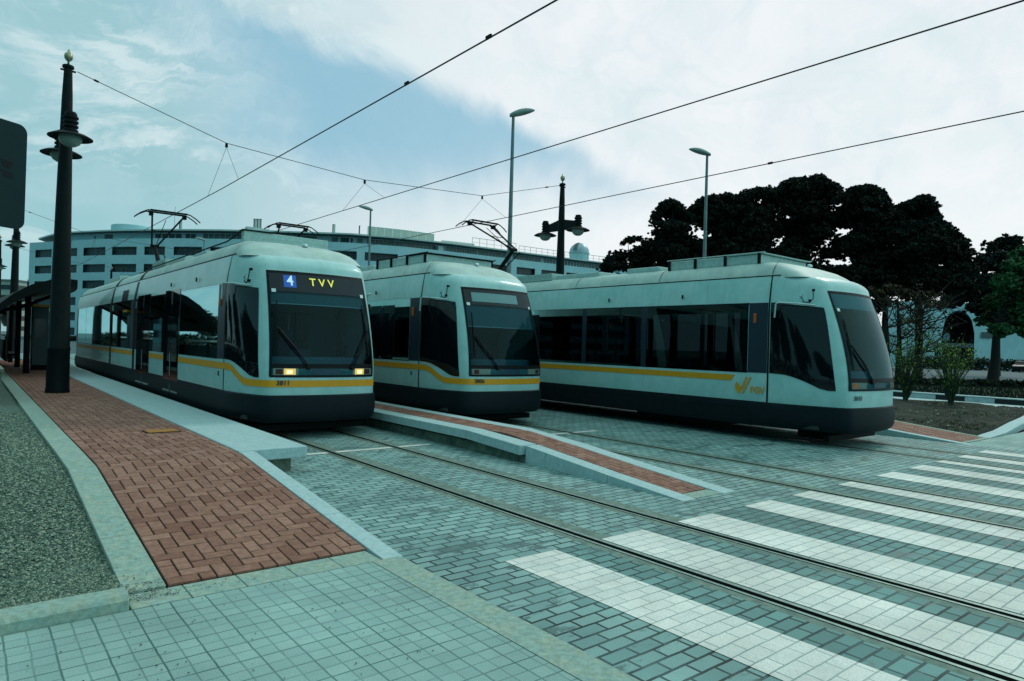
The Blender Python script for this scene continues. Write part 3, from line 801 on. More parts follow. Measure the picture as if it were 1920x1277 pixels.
    for s in(-1,1):
        if stripe_nose:
            def fs(v):
                a=abs(v); y=a-2 if a>=2 else (a-2)*(YC)
                # straight on the body, dips along the window, level on the nose
                k=min(1,max(0,(-y-.22)/.62)); k=k*k*(3-2*k)
                return (1.055-.225*k,1.165-.225*k)
            vv=[s*q for q in [0,.3,.6,.8,.9,.95,1,1.05,1.1,1.2,1.3,1.4,1.5,1.6,1.7,1.78,1.86,1.93,2.0,2.3]+lin(2.6,5.1,5)]
            patchc(mb,vv,fs,2,.006)
            if not doors:
                patchc(mb,[s*q for q in lin(5.1,9.6,5)],lambda v:(1.055,1.165),1,.006)
            else:
                patchc(mb,[s*q for q in lin(6.42,7.9,5)],lambda v:(1.055,1.165),1,.006)
        else:
            # ends in a slanted cut before the lettering
            rows=[]
            for k,z in enumerate(lin(1.055,1.165,2)):
                rows.append([SP(s*(2+y),z,.006) for y in [(.74 if k==0 else .66),1.5,3,5,7.6]])
            mb.grid(rows)
        for y0,y1 in((7.95,11.2),(11.5,18.9)):
            rows=[[(s*(wid_(z)+.006),y,z) for y in lin(y0,y1,4)] for z in(1.055,1.165)]; mb.grid(rows)
    mb.build('yellow_stripe',M_yel,t,smooth=True)
    for s in(-1,1):
        MB().box(s*1.2-.03,s*1.2+.03,.245,.30,2.13,2.31).build('turn_signal',M_amb,t,bevel=.012)
    # small fittings on the flank
    mb=MB()
    for (y,z) in(((1.9,2.68),(3.9,2.68)) if logo else ((.28,.98),(1.9,2.68),(3.9,2.68))):
        MB().box(-1.215,-1.19,y-.012,y+.012,z-.05,z+.03).build('flank_fitting',M_black,t)
    # jumper cables / mirror arm near the cab window
    if True:
        for s in((-1,1)):
            mb=MB()
            P=[SP(s*(2+y/(YC-setback(z))),z,o) for y,z,o in((-.74,2.44,.03),(-.5,2.455,.12),(-.22,2.475,.14),(-.17,2.45,.14),(-.155,2.22,.13))]
            mb.tube(P,.014,8); ma=mb.build('mirror_arm',M_silver,t)
            if s>0:
                p=SP(s*(2-.12),2.16,.14)
                MB().box(p[0]-.07,p[0]+.07,p[1]-.05,p[1]+.05,1.98,2.3).build('mirror_head',M_black,ma,bevel=.03)
        mb=MB()
        q=SP(vy(-.70,2.5),2.55,.02); mb.tube([(q[0]-.01,q[1]+.16,q[2]+.06),(q[0]-.05,q[1]+.13,q[2]-.05),(q[0]-.05,q[1]+.02,q[2]-.07),(q[0]-.05,q[1]-.05,q[2]+.0),(q[0]-.02,q[1]-.03,q[2]+.15)],.008,6)
        for dy,dz in((.16,.06),(-.03,.15),(.03,-.03)): mb.box(q[0]-.03,q[0]+.02,q[1]+dy-.015,q[1]+dy+.015,q[2]+dz-.02,q[2]+dz+.02)
        mb.build('jumper_cable',M_dk,t)
    # ---- roof equipment
    if disp=='text':
        MB().box(-.80,.78,.45,.60,3.27,3.50).build('roof_screen',M_steel,t,bevel=.01)
        MB().box(-.83,-.28,.42,.64,3.503,3.52).build('roof_screen_cap',M_dk,t)
        MB().tube([(-.84,.5,3.47),(-.92,1.0,3.34),(-.92,7.4,3.31)],.014,6).build('roof_conduit',M_dk,t)
        MB().box(-.70,.7,.9,2.5,3.29,3.35).build('roof_box',M_steel,t,bevel=.01)
    else:
        MB().box(-.86,.86,.40,2.55,3.27,3.455).build('roof_box',M_steel,t,bevel=.02)
        MB().box(-.89,.89,.33,1.1,3.458,3.475).build('roof_box_lid',M_dk if doors else M_steel,t)
    if disp!='text':
      for s in(-1,1):
        for y in(.42,1.15,1.85,2.5): MB().box(s*.875-.02,s*.875+.02,y-.025,y+.025,3.27,3.47).build('roof_clamp',M_dk,t)
        MB().tube([(s*.885,.3,3.475),(s*.885,2.55,3.475)],.012,6).build('roof_rail',M_dk if doors else M_steel,t)
    MB().box(-.8,.8,2.85,3.75,3.29,3.36 if disp=='text' else 3.40).build('roof_box',M_steel,t,bevel=.02)
    MB().box(-.8,.8,4.6,6.1,3.29,3.40).build('roof_box',M_steel,t,bevel=.02)
    mb=MB().box(-.86,.86,6.2,7.6,3.29,3.46)
    for k in range(26): mb.box(-.87,-.862,6.25+k*.05,6.27+k*.05,3.33,3.44)
    mb.build('roof_box',M_steel,t,bevel=.0)
    mb=MB().box(-.82,.82,12.6,15.0,3.29,3.44).build('roof_box',M_steel,t,bevel=.02)
    mb=MB().box(-.05,.05,-.14,.02,0,.05); 
    tb=MB(); tb.lathe([(0,.06),(.03,.055),(.05,.03),(.055,0)],10,(.12,-.05,3.26)); tb.build('roof_lamp',M_silver,t)
    # ---- pantograph
    pg=MB(); s=-1 if pflip else 1     # s=1: knee towards the front
    yb=10.0 if s>0 else 10.7; yk=yb-1.15*s; yh=10.45 if s>0 else 10.15
    hz_=5.235 if X0<6 else (5.33 if X0<10 else 5.40)
    base=MB().box(-.55,.55,yb-.5,yb+.5,3.34,3.40).box(-.5,-.42,yb-.55,yb+.55,3.40,3.46).box(.42,.5,yb-.55,yb+.55,3.40,3.46)
    pb=base.build('pantograph',M_dk,t)
    MB().tube([(0,yb,3.42),(0,yk,4.40)],[.075,.055],10).tube([(-.12,yk,4.40),(.12,yk,4.40)],.05,8).build('lower_arm',M_dk,pb)
    MB().tube([(.22,yb+.35*s,3.42),(.20,yk-.06*s,4.33)],.018,6).build('push_rod',M_dk,pb)
    MB().tube([(-.08,yk,4.42),(-.42,yh,hz_-.10)],.026,8).tube([(.08,yk,4.42),(.42,yh,hz_-.10)],.026,8).tube([(-.24,yk+(yh-yk)*.5,4.42+(hz_-4.52)*.5),(.24,yk+(yh-yk)*.5,4.42+(hz_-4.52)*.5)],.010,6).tube([(0,yk+.1*s,4.36),(0,yh-.25*s,hz_-.2)],.010,6).build('upper_arm',M_dk,pb)
    hd=MB()
    for dy in(-.17,.17):
        hd.tube([(-.86,yh+dy,hz_-.22),(-.74,yh+dy,hz_-.12),(-.56,yh+dy,hz_-.02),(.56,yh+dy,hz_-.02),(.74,yh+dy,hz_-.12),(.86,yh+dy,hz_-.22)],.018,8)
        hd.box(-.5,.5,yh+dy-.02,yh+dy+.02,hz_-.015,hz_+.012)
    for x in(-.45,.45):
        hd.tube([(x,yh-.17,hz_-.05),(x,yh+.17,hz_-.05)],.015,6); hd.box(x-.05,x+.05,yh-.07,yh+.07,hz_-.15,hz_-.04)
    hd.build('collector_head',M_dk,pb)
    if logo:
        # company emblem and lettering on the near flank
        mb=MB(); X=-1.208
        def pz(pts,m=0): # pts in (u,z): u to the right in view = -y
            mb.add([(X,-u,z) for u,z in pts]+[(X-.002,-u,z) for u,z in pts],[tuple(range(len(pts),2*len(pts)))[::-1],tuple(range(len(pts)))],0)
        O=-.655; Z=1.045
        pz([(O+.035,Z-.005),(O+.005,Z-.06),(O+.01,Z-.13),(O+.07,Z-.215),(O+.115,Z-.215),(O+.14,Z-.135),(O+.125,Z-.10)])
        pz([(O+.125,Z-.13),(O+.17,Z-.13),(O+.265,Z+.09),(O+.225,Z+.09)])
        pz([(O+.145,Z-.215),(O+.185,Z-.215),(O+.345,Z+.09),(O+.305,Z+.09)])
        mb.build('operator_emblem',M_yel,t)
        text_obj('operator_lettering','FGV',.165,M_yel,t,(X-.006,.19,.90),(R_(90),0,-R_(90)),.001,.98,.004)
        MB().box(-1.204,-1.2,2.18,2.40,.86,1.0).build('flap_outline',M_body,t)
    return t
t1=make_tram('articulated_tram','leftmost cream tram with lit headlights showing route 4 to TVV, alongside the wide platform',TRK[0],11.85,True,True,'text','3811',True)
t2=make_tram('articulated_tram','middle cream tram with a blank pale destination display and unlit headlights',TRK[1],11.63,True,False,'blank','3806',True,second_wiper=False)
t3=make_tram('articulated_tram','rightmost tram lettered FGV with a glossy empty windscreen, nearest the dark pines',TRK[2],6.49,False,False,'none','3810',False,stripe_nose=False,second_wiper=False,logo=True)

# ============================================================ CATENARY MASTS, WIRES
def make_mast(label,x,y,z0,lamps=True,H=7.3,group='black catenary masts with twin globe lamps'):
    t=thing('catenary_mast',label,'mast',(x,y,z0),group)
    h=H-z0
    MB().lathe([(.225,0),(.225,.06),(.215,.08),(.205,.9),(.212,.92),(.212,.95),(.20,.97),(.17,2.6),(.135,4.6),(.10,6.3),(.078,h-.12),(.078,h-.08),(.11,h-.07),(.11,h-.02),(.07,h),(0,h)],10).build('pole',M_mast,t,smooth=True,autos=40)
    MB().lathe([(0,0),(.02,0),(.02,.07),(.045,.09),(.075,.13),(.085,.18),(.07,.24),(.03,.27),(.015,.33),(0,.34)],12,(0,0,h)).build('finial',M_gold,t,smooth=True)
    MB().tube([(-.14,0,h-.12),(.14,0,h-.12)],.022,8).build('wire_bracket',M_mast,t)
    if lamps:
        zl=5.62-z0
        for s in(-1,1):
            a=MB(); Y=s*.83
            # moulded arm: flat tapering beam with a ribbed drum at the end
            a.add([(-.05,0,zl+.02),(.05,0,zl+.02),(.05,0,zl+.42),(-.05,0,zl+.42),(-.045,Y,zl+.04),(.045,Y,zl+.04),(.045,Y,zl+.26),(-.045,Y,zl+.26)],[(0,1,5,4),(1,2,6,5),(2,3,7,6),(3,0,4,7),(4,5,6,7),(0,3,2,1)])
            arm=a.build('lamp_arm',M_mast,t,bevel=.01)
            pr=[(.0,.0),(.11,.0)]
            for k in range(4): pr+=[(.105,.05+k*.09),(.135,.06+k*.09),(.135,.10+k*.09),(.105,.11+k*.09)]
            pr+=[(.11,.42),(.09,.46),(0,.47)]
            MB().lathe(pr,14,(0,Y,zl)).build('ribbed_drum',M_mast,arm,smooth=True,autos=35)
            MB().lathe([(.02,.06),(.14,.05),(.30,.0),(.40,-.055),(.40,-.07),(.20,-.03),(.02,-.02)],22,(0,Y,zl)).build('lamp_shade',M_lamp if False else M_mast,arm,smooth=True,autos=35)
            MB().lathe([(.205,-.02),(.212,-.07),(.20,-.13),(.16,-.19),(.09,-.235),(0,-.25)],18,(0,Y,zl)).build('globe',M_globe,arm,smooth=True)
    return t
make_mast('nearest black catenary mast with twin lamps, standing on the red brick platform',1.58,17.2,.31)
make_mast('black catenary mast with twin lamps rising behind the FGV tram',16.08,17.2,.31)
make_mast('black catenary mast with lamps just behind the road sign back at the left edge',1.75,38.4,.31)
make_mast('black catenary mast seen left of all the others, at the left edge of the photo',1.62,53.4,.0)
make_mast('small distant black mast whose tip shows left of the nearest mast above the shelter roof',5.64,96,.0)
make_mast('small distant black mast whose tip rises above the rear roof of the route 4 tram',10.19,70,.0)
def wire(name,label,pts,r,clamps=(),group='overhead contact wires'):
    t=thing(name,label,'wire',pts[0],group); o=Vector(pts[0])
    P=[Vector(p)-o for p in pts]
    MB().tube(P,r,6).build('wire',M_wire,t)
    for c in clamps:
        c=Vector(c)-o; MB().box(c.x-.012,c.x+.012,c.y-.05,c.y+.05,c.z-.012,c.z+.03).build('clamp',M_dk,t)
    return t
def cw(x0,z0,x1,z1,xs): # slight stagger at the span
    return [(x0,-8,z0),(xs,17.2,z1),(x0+.1,38,z1),(x0-.1,60,z1)]
wire('contact_wire','contact wire over the leftmost track, reaching the top of the sky',cw(4.61,5.22,0,5.20,4.78),.011,[(4.715,8.29,5.21),(4.7,6.37,5.21)])
wire('contact_wire','middle contact wire running to the upper right corner',cw(8.29,5.25,0,5.38,8.5),.010)
wire('contact_wire','rightmost contact wire passing in front of the pines',cw(12.44,5.39,0,5.44,12.6),.010,[(12.52,7.29,5.41)])
def span(label,y,xa,za,pts,xb,zb,hang):
    t=thing('span_wire',label,'wire',(xa,y,za),'cross span wires between masts'); o=Vector((xa,y,za))
    P=[Vector((xa,y,za))]+[Vector((x,y,z)) for x,z in pts]+[Vector((xb,y,zb))]
    MB().tube([p-o for p in P],.008,6).build('wire',M_wire,t)
    MB().tube([P[0].lerp(P[1],.10)-o,P[0].lerp(P[1],.13)-o],.022,6).build('turnbuckle',M_dk,t)
    MB().tube([P[-1].lerp(P[-2],.16)-o,P[-1].lerp(P[-2],.20)-o],.022,6).build('turnbuckle',M_dk,t)
    for (x,z),(wx,wz) in zip(pts,hang):
        h=Vector((x,y,z))-o
        MB().tube([h,h+Vector((0,0,-.10))],[.03,.035],6).build('insulator',M_dk,t)
        for s in(-1,1):
            MB().tube([h+Vector((0,0,-.10)),Vector((wx,y+s*1.25,wz+.01))-o],.0045,5).build('hanger',M_wire,t)
span('cross span wire from the nearest mast over all three tracks',17.2,1.74,7.20,[(4.85,6.32),(8.55,6.08),(12.62,6.30)],15.95,7.20,[(4.78,5.20),(8.5,5.38),(12.6,5.44)])
span('thinner cross span wire behind, starting at the mast by the sign back',38.4,1.9,7.20,[(4.85,6.32),(8.55,6.08),(12.62,6.30)],15.95,7.20,[(4.75,5.20),(8.4,5.38),(12.5,5.44)])
span('faint distant cross span wire from the leftmost mast',53.4,1.8,7.1,[(4.85,6.32),(8.55,6.08),(12.62,6.30)],15.95,7.20,[(4.6,5.20),(8.3,5.38),(12.4,5.44)])

# ============================================================ TALL STREET LAMPS
def street_lamp(label,px,D,H,side,r0=.095):
    p=atD(px,hor(px),D); x,y=p[0],p[1]
    t=thing('street_lamp',label,'street lamp',(x,y,0),'tall galvanised street lamps')
    MB().lathe([(r0*1.5,0),(r0*1.5,.4),(r0,.45),(r0*.5,H-.1),(r0*.5,H)],10).build('pole',M_galv,t,smooth=True,autos=40)
    dr=Vector((RT[0],RT[1],0)).normalized()*side
    hd=MB(); rows=[]
    for k in range(9):
        u=k/8; w_=.17*math.sin(math.pi*min(1,max(0,(u*.9+.08))))**.6; hh=.15*math.sin(math.pi*min(1,u*.85+.12))**.7
        c=dr*(-.12+u*.80)+Vector((0,0,H-.03+u*.20)); q=Vector((-dr.y,dr.x,0))
        rows.append([tuple(c+q*w_*math.cos(a)+Vector((0,0,1))*(hh*math.sin(a) if a<=math.pi else hh*.35*math.sin(a))) for a in [2*math.pi*j/12 for j in range(12)]])
    hd.grid(rows,closed=True); hd.add(rows[0],[tuple(range(12))]); hd.add(rows[-1],[tuple(range(12))[::-1]])
    hd.build('lamp_head',M_lamp,t,smooth=True,autos=60)
street_lamp('tallest grey street lamp, rising behind the middle tram with its head to the right',950,21.5,8.95,1)
street_lamp('tall grey street lamp standing in front of the pines behind the FGV tram',1316,25,8.9,-1)
street_lamp('grey street lamp between the leftmost and middle trams, its head to the left',687.5,38,9.0,-1)
street_lamp('small distant street lamp before the white building, above the leftmost tram roof',377,52,9.0,-1,.08)

# ============================================================ WHITE BUILDING
Dk=[(20,152),(50,148),(130,142),(200,138),(300,135),(400,133.5),(500,133),(650,133.5),(750,137),(850,143),(950,151),(1050,160),(1135,168),(1230,178)]
def Dof(px):
    for (a,da),(b,db) in zip(Dk,Dk[1:]):
        if px<=b: return da+(db-da)*(px-a)/(b-a)
    return Dk[-1][1]
def Gp(px,back=0,z=0):
    p=atD(px,hor(px),Dof(px)); v=np.array([p[0],p[1]]); n=v/np.linalg.norm(v); v=v+n*back
    return (v[0],v[1],z)
bld=thing('university_building','long curved white building with rows of dark windows behind the trams','building',Gp(500))
bo=Vector(Gp(500))
def L3(p): return (p[0]-bo.x,p[1]-bo.y,p[2])
rowsW=[(17.65,19.35),(14.15,15.85),(10.8,12.5),(7.3,9.0),(4.1,5.85),(1.0,2.6)]
wins=[(61.5,92),(106,139.5),(151.5,192.5),(205,251),(265.5,304),(320.5,373.5),(389,440),(455,510),(525,580),(592,664),(679,741),(757,818),(832,890),(912,951),(964.5,999),(1011,1046),(1058,1090),(1100,1128),(1140,1170)]
ed=[50]+[x for w_ in wins for x in w_]+[1200]
mb=MB(); wl=[]
zt=[-.3]+[z for r in rowsW[::-1] for z in r]+[21.0]
for i in range(len(ed)-1):
    a,b=ed[i],ed[i+1]; isw=(i%2==1)
    sub=[a,b] if b-a<40 else [a,(a+b)/2,b]
    for j in range(len(zt)-1):
        z0,z1=zt[j],zt[j+1]
        if isw and j%2==1:
            # recessed opening with reveals
            A,B,A2,B2=Gp(a),Gp(b),Gp(a,1.0),Gp(b,1.0)
            def q(p,z): return L3((p[0],p[1],z))
            mb.add([q(A,z0),q(B,z0),q(B,z1),q(A,z1),q(A2,z0),q(B2,z0),q(B2,z1),q(A2,z1)],[(0,1,5,4),(3,7,6,2),(0,4,7,3),(1,2,6,5)])
            wl.append((A2,B2,z0,z1))
        else:
            for s0,s1 in zip(sub,sub[1:]):
                A,B=Gp(s0),Gp(s1); mb.add([L3((A[0],A[1],z0)),L3((B[0],B[1],z0)),L3((B[0],B[1],z1)),L3((A[0],A[1],z1))],[(0,1,2,3)])
# parapet top, roof deck and the left end wall
pp=[50+k*(1150/30) for k in range(31)]
mb.grid([[L3(Gp(p,0,21.0)) for p in pp],[L3(Gp(p,.5,21.0)) for p in pp],[L3(Gp(p,.5,20.8)) for p in pp],[L3(Gp(p,22,20.8)) for p in pp]])
A,B=Gp(50),Gp(50,22); mb.add([L3((A[0],A[1],-.3)),L3((B[0],B[1],-.3)),L3((B[0],B[1],21)),L3((A[0],A[1],21))],[(0,1,2,3)])
mb.build('facade',M_bldg,bld)
for (A,B,z0,z1) in wl:
    n=max(2,int(math.dist(A[:2],B[:2])/1.1)); cuts=[0]
    for k in range(1,n): cuts+=[(k-.05)/n,(k+.05)/n]
    cuts.append(1); P=[[A[0]+(B[0]-A[0])*u,A[1]+(B[1]-A[1])*u] for u in cuts]; nn=len(P)
    bl_=random.random(); zb=z1-(z1-z0)*(random.choice([.25,.45,.6]) if bl_<.45 else .12)
    m=MB(); m.v=[L3((x,y,z)) for z in(z0,zb,z1) for x,y in P]
    for rr_ in range(2):
        for k in range(nn-1):
            m.f.append((rr_*nn+k,rr_*nn+k+1,(rr_+1)*nn+k+1,(rr_+1)*nn+k)); m.m.append(1 if k%2 else (2 if rr_ and random.random()<.85 else 0)); m.t.append(.5)
    m.build('window',[M_bwin,M_bmul,M_bbl],bld)
# set-back top storey
ph=[102+k*(1098/44) for k in range(45)]
mb=MB().grid([[L3(Gp(p,2.6,20.8)) for p in ph],[L3(Gp(p,2.6,22.5)) for p in ph]]); mb.build('penthouse_wall',M_bldg,bld)
random.seed(3)
def panes(p0,p1,n,z0,z1,m=M_bglz,gap=.16,back=2.5):
    for k in range(n):
        a=p0+(p1-p0)*k/n; b=p0+(p1-p0)*(k+1-gap)/n
        A,B=Gp(a,back),Gp(b,back)
        MB().add([L3((A[0],A[1],z0)),L3((B[0],B[1],z0)),L3((B[0],B[1],z1)),L3((A[0],A[1],z1))],[(0,1,2,3)]).build('penthouse_pane',m,bld)
panes(190,208,1,21.0,22.2,M_bwin); panes(285,336,4,21.0,22.2,M_bwin); panes(342,362,2,21.1,22.2,M_bwin)
panes(375,470,9,20.9,22.3); panes(500,590,3,20.9,22.3,M_bglz,.08); panes(617,629,1,20.9,22.3); panes(633,660,1,20.9,22.3,M_bwin); panes(664,676,1,20.9,22.3)
panes(683,812,17,20.9,22.3); panes(832,890,12,20.9,22.3); panes(892,945,8,20.9,22.3); panes(958,1010,9,20.9,22.3); panes(1016,1150,24,20.9,22.3,M_bglz,.3)
m=MB().box(-.6,.6,-.5,.5,0,1.3); 
o=m.build('air_unit',M_slab,bld); p=Gp(819,1.6,20.8); o.location=L3(p)
# roof slab with its pointed left end
rp=[66,85]+[105+k*(1095/40) for k in range(41)]
fr=[L3(Gp(p,(8 if p<70 else (3 if p<90 else -.2)),22.55)) for p in rp]; bk=[L3(Gp(p,(8.5 if p<70 else 17),22.55)) for p in rp]
up=lambda q,h:(q[0],q[1],q[2]+h)
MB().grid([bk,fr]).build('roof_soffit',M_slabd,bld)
MB().grid([fr,[up(q,.30) for q in fr],[up(q,.42) for q in bk]]).build('roof_slab',M_slab,bld)
# rooftop drum, flues, louvred screens, railings
p=Gp(241,9,22.7); MB().lathe([(3.9,0),(3.9,1.85),(3.7,1.95),(0,1.95)],32,L3(p)).build('roof_drum',M_bldg,bld,smooth=True,autos=40)
for px,n,h in((476,5,2.6),(619.5,2,2.0),(667.5,1,2.0),(332,2,2.0)):
    for k in range(n):
        q=L3(Gp(px+(k-(n-1)/2)*3.1,2,22.7)); MB().lathe([(.14,0),(.14,h),(.18,h),(.18,h+.12),(0,h+.14)],8,q).build('flue',M_steel if k%2 else M_slabd,bld)
q=L3(Gp(476,1,22.7)); MB().box(q[0]-2.2,q[0]+2.2,q[1]-.6,q[1]+.6,q[2],q[2]+.7).build('flue_plinth',M_slab,bld)
q=L3(Gp(320.5,2,22.7)); MB().tube([q,(q[0],q[1],q[2]+5)],.04,5).build('aerial',M_rail2,bld)
def screen(p0,p1,h0,h1,back):
    P=lin(p0,p1,9)
    lo=[L3(Gp(p,1.0,22.9)) for p in P]; hi=[L3(Gp(p,back,22.9+h0+(h1-h0)*k/8)) for k,p in enumerate(P)]
    mb=MB().grid([lo,hi]); mb.build('louvred_screen',M_perg,bld)
    mb=MB()
    for a,b in zip(lo,hi): mb.tube([a,b],.06,5)
    mb.tube(hi,.09,5); mb.build('screen_frame',M_slab,bld)
screen(683,808,2.5,2.2,5.5); screen(822,884,1.1,1.2,6.0)
def railing(p0,p1,n,back,h=1.15,z=22.85):
    P=[L3(Gp(p,back,z)) for p in lin(p0,p1,n)]
    mb=MB()
    for q in P: mb.tube([q,(q[0],q[1],q[2]+h)],.045,5)
    mb.tube([up(q,h) for q in P],.055,5); mb.tube([up(q,h*.5) for q in P],.03,5); mb.build('roof_railing',M_rail2,bld)
railing(880,962,7,1.2,1.9); railing(968,1140,17,1.2,1.5)
dm=thing('observatory_dome','small metal observatory dome on the roof of the white building','dome',Gp(1081,6,22.7))
prof=[(2.55,0),(2.55,2.3),(2.68,2.35),(2.68,2.5)]
MB().lathe([(2.45,0),(2.45,2.2)],28).build('drum',M_bldg,dm,smooth=True)
MB().lathe([(2.5,2.2),(2.62,2.25),(2.62,2.45),(2.5,2.5)]+[(2.5*math.cos(a),2.5+2.5*math.sin(a)) for a in lin(0.02,1.5,9)],28).build('dome_shell',M_dome,dm,smooth=True,autos=50)
dv=Vector((-Gp(1081)[0],-Gp(1081)[1],0)).normalized()
ang=math.atan2(dv.y,dv.x)-.45
rows=[]
for a in lin(.15,1.45,8):
    r=2.58; rows.append([(r*math.cos(a)*math.cos(ang+o/ max(.35,math.cos(a))),r*math.cos(a)*math.sin(ang+o/max(.35,math.cos(a))),2.5+r*math.sin(a)) for o in(-.2,-.07,.07,.2)])
MB().grid(rows).build('dome_shutter',M_slabd,dm)
# low hedge line and pale band at the foot of the building
# distant apartment block at the very left
ab=thing('apartment_block','pale apartment block with dark horizontal bands at the far left edge','building',tuple(atD(5,hor(5),210)*[1,1,0]))
ao=Vector(atD(5,hor(5),210)*[1,1,0]); rv=Vector((RT[0],RT[1],0)).normalized(); fv=Vector((FW[0],FW[1],0)).normalized()
Mx=Matrix(((rv.x,fv.x,0,0),(rv.y,fv.y,0,0),(0,0,1,0),(0,0,0,1)))
MB().box(-8,3.6,0,12,-.1,17.0,M=Mx).build('wall',mat('beige_facade',(.30,.38,.34),.9,var=.1,vscale=.3),ab)
for k in range(5):
    MB().box(-8.05,3.65,-.15,12.1,1.6+k*3.2,3.0+k*3.2,M=Mx).build('window_band',M_bwin,ab)
MB().box(-8.3,3.9,-.4,12.3,17.0,17.5,M=Mx).build('roof',M_slabd,ab)
# right hand white building with a big arch
D2=112
def Rp(px,back=0,z=0):
    p=atD(px,hor(px),D2+back); return (p[0],p[1],z)
rb=thing('arched_building','white building with a tall dark archway glimpsed through the trees','building',Rp(1800)); ro=Vector(Rp(1800))
def L4(p): return (p[0]-ro.x,p[1]-ro.y,p[2])
def zpx(px,py,D): return CAM_H+(hor(px)-py)*D/FPX
mb=MB(); a0,a1=1765,1826; zs=zpx(1795,625,D2); zt_=zpx(1795,583,D2)
cols=[1655,1700,a0]+[a0+(a1-a0)*k/12 for k in range(1,12)]+[a1,1880,1935,2000]
TOP=10.8
for c0,c1 in zip(cols,cols[1:]):
    def bz(c):
        if c<=a0 or c>=a1: return None
        u=(c-a0)/(a1-a0)*2-1; return zs+(zt_-zs)*math.sqrt(max(0,1-u*u))
    z0=bz(c0); z1=bz(c1)
    if c0>=a0 and c1<=a1:
        z0=zs if z0 is None else z0; z1=zs if z1 is None else z1
        mb.add([L4((*Rp(c0)[:2],z0)),L4((*Rp(c1)[:2],z1)),L4((*Rp(c1)[:2],TOP)),L4((*Rp(c0)[:2],TOP))],[(0,1,2,3)])
        mb.add([L4((*Rp(c0)[:2],z0)),L4((*Rp(c1)[:2],z1)),L4((*Rp(c1,5)[:2],z1)),L4((*Rp(c0,5)[:2],z0))],[(3,2,1,0)])
    else: mb.add([L4((*Rp(c0)[:2],-.1)),L4((*Rp(c1)[:2],-.1)),L4((*Rp(c1)[:2],TOP)),L4((*Rp(c0)[:2],TOP))],[(0,1,2,3)])
mb.add([L4((*Rp(1655)[:2],TOP)),L4((*Rp(2000)[:2],TOP)),L4((*Rp(2000,15)[:2],TOP)),L4((*Rp(1655,15)[:2],TOP))],[(0,1,2,3)])
mb.build('wall',M_bldg,rb)
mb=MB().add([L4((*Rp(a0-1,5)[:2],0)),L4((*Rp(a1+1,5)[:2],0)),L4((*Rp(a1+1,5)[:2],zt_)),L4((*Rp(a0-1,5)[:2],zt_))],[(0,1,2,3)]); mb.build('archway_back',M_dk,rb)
mb=MB(); P=[(1767,640)]+[(1773.5-6.5*math.cos(a),630-6*math.sin(a)) for a in lin(0,math.pi,8)]+[(1780,640)]
mb.add([L4((*Rp(px,4.7)[:2],zpx(px,py,D2+4.7))) for px,py in P],[tuple(range(len(P)))]); mb.build('arched_window',mat('white_window_pane',(.42,.55,.62),.6),rb)  # small arched window, plain white pane
q0,q1=Rp(1839,-.2),Rp(1861,-.2)
MB().add([L4((*q0[:2],zpx(1850,635,D2))),L4((*q1[:2],zpx(1850,635,D2))),L4((*q1[:2],zpx(1850,624,D2))),L4((*q0[:2],zpx(1850,624,D2)))],[(0,1,2,3)]).build('wall_plaque',M_box,rb)
bl=thing('balustrade','dark balustrade with upright bars in front of the archway','railing',tuple(atD(1788,hor(1788),96)*[1,1,0])); blo=Vector(atD(1788,hor(1788),96)*[1,1,0])
hw=2.7
MB().box(-hw,hw,-.2,.2,3.1,3.7,M=Mx).build('handrail',M_box,bl)
MB().box(-hw,hw,-.15,.15,.0,1.0,M=Mx).build('plinth',M_dk,bl)
for k in range(17): MB().box(-hw+k*.33,-hw+k*.33+.12,-.06,.06,1.0,3.1,M=Mx).build('baluster',M_dk,bl)
# ============================================================ VEGETATION
def leaves(mb,c,r,n,size,rg,tb=.5,sh=.35):
    c=np.array(c); r=np.array(r)
    u=rg.normal(size=(n,3)); u/=np.linalg.norm(u,axis=1)[:,None]
    rad=np.abs(rg.normal(size=n))*.52 if sh==9 else rg.random(n)**sh; p=c+u*rad[:,None]*r
    a=rg.normal(size=(n,3)); a/=np.linalg.norm(a,axis=1)[:,None]; b=np.cross(a,rg.normal(size=(n,3))); b/=np.linalg.norm(b,axis=1)[:,None]
    s=size*(.6+.8*rg.random(n))[:,None]
    V=np.stack([p-a*s,p+b*s*.55,p+a*s,p-b*s*.55],1).reshape(-1,3)
    o=len(mb.v); mb.v+=list(map(tuple,V)); mb.f+=[(o+4*i,o+4*i+1,o+4*i+2,o+4*i+3) for i in range(n)]; mb.m+=[0]*n
    mb.t+=list(np.clip(rg.normal(tb,.25,n),0,1))
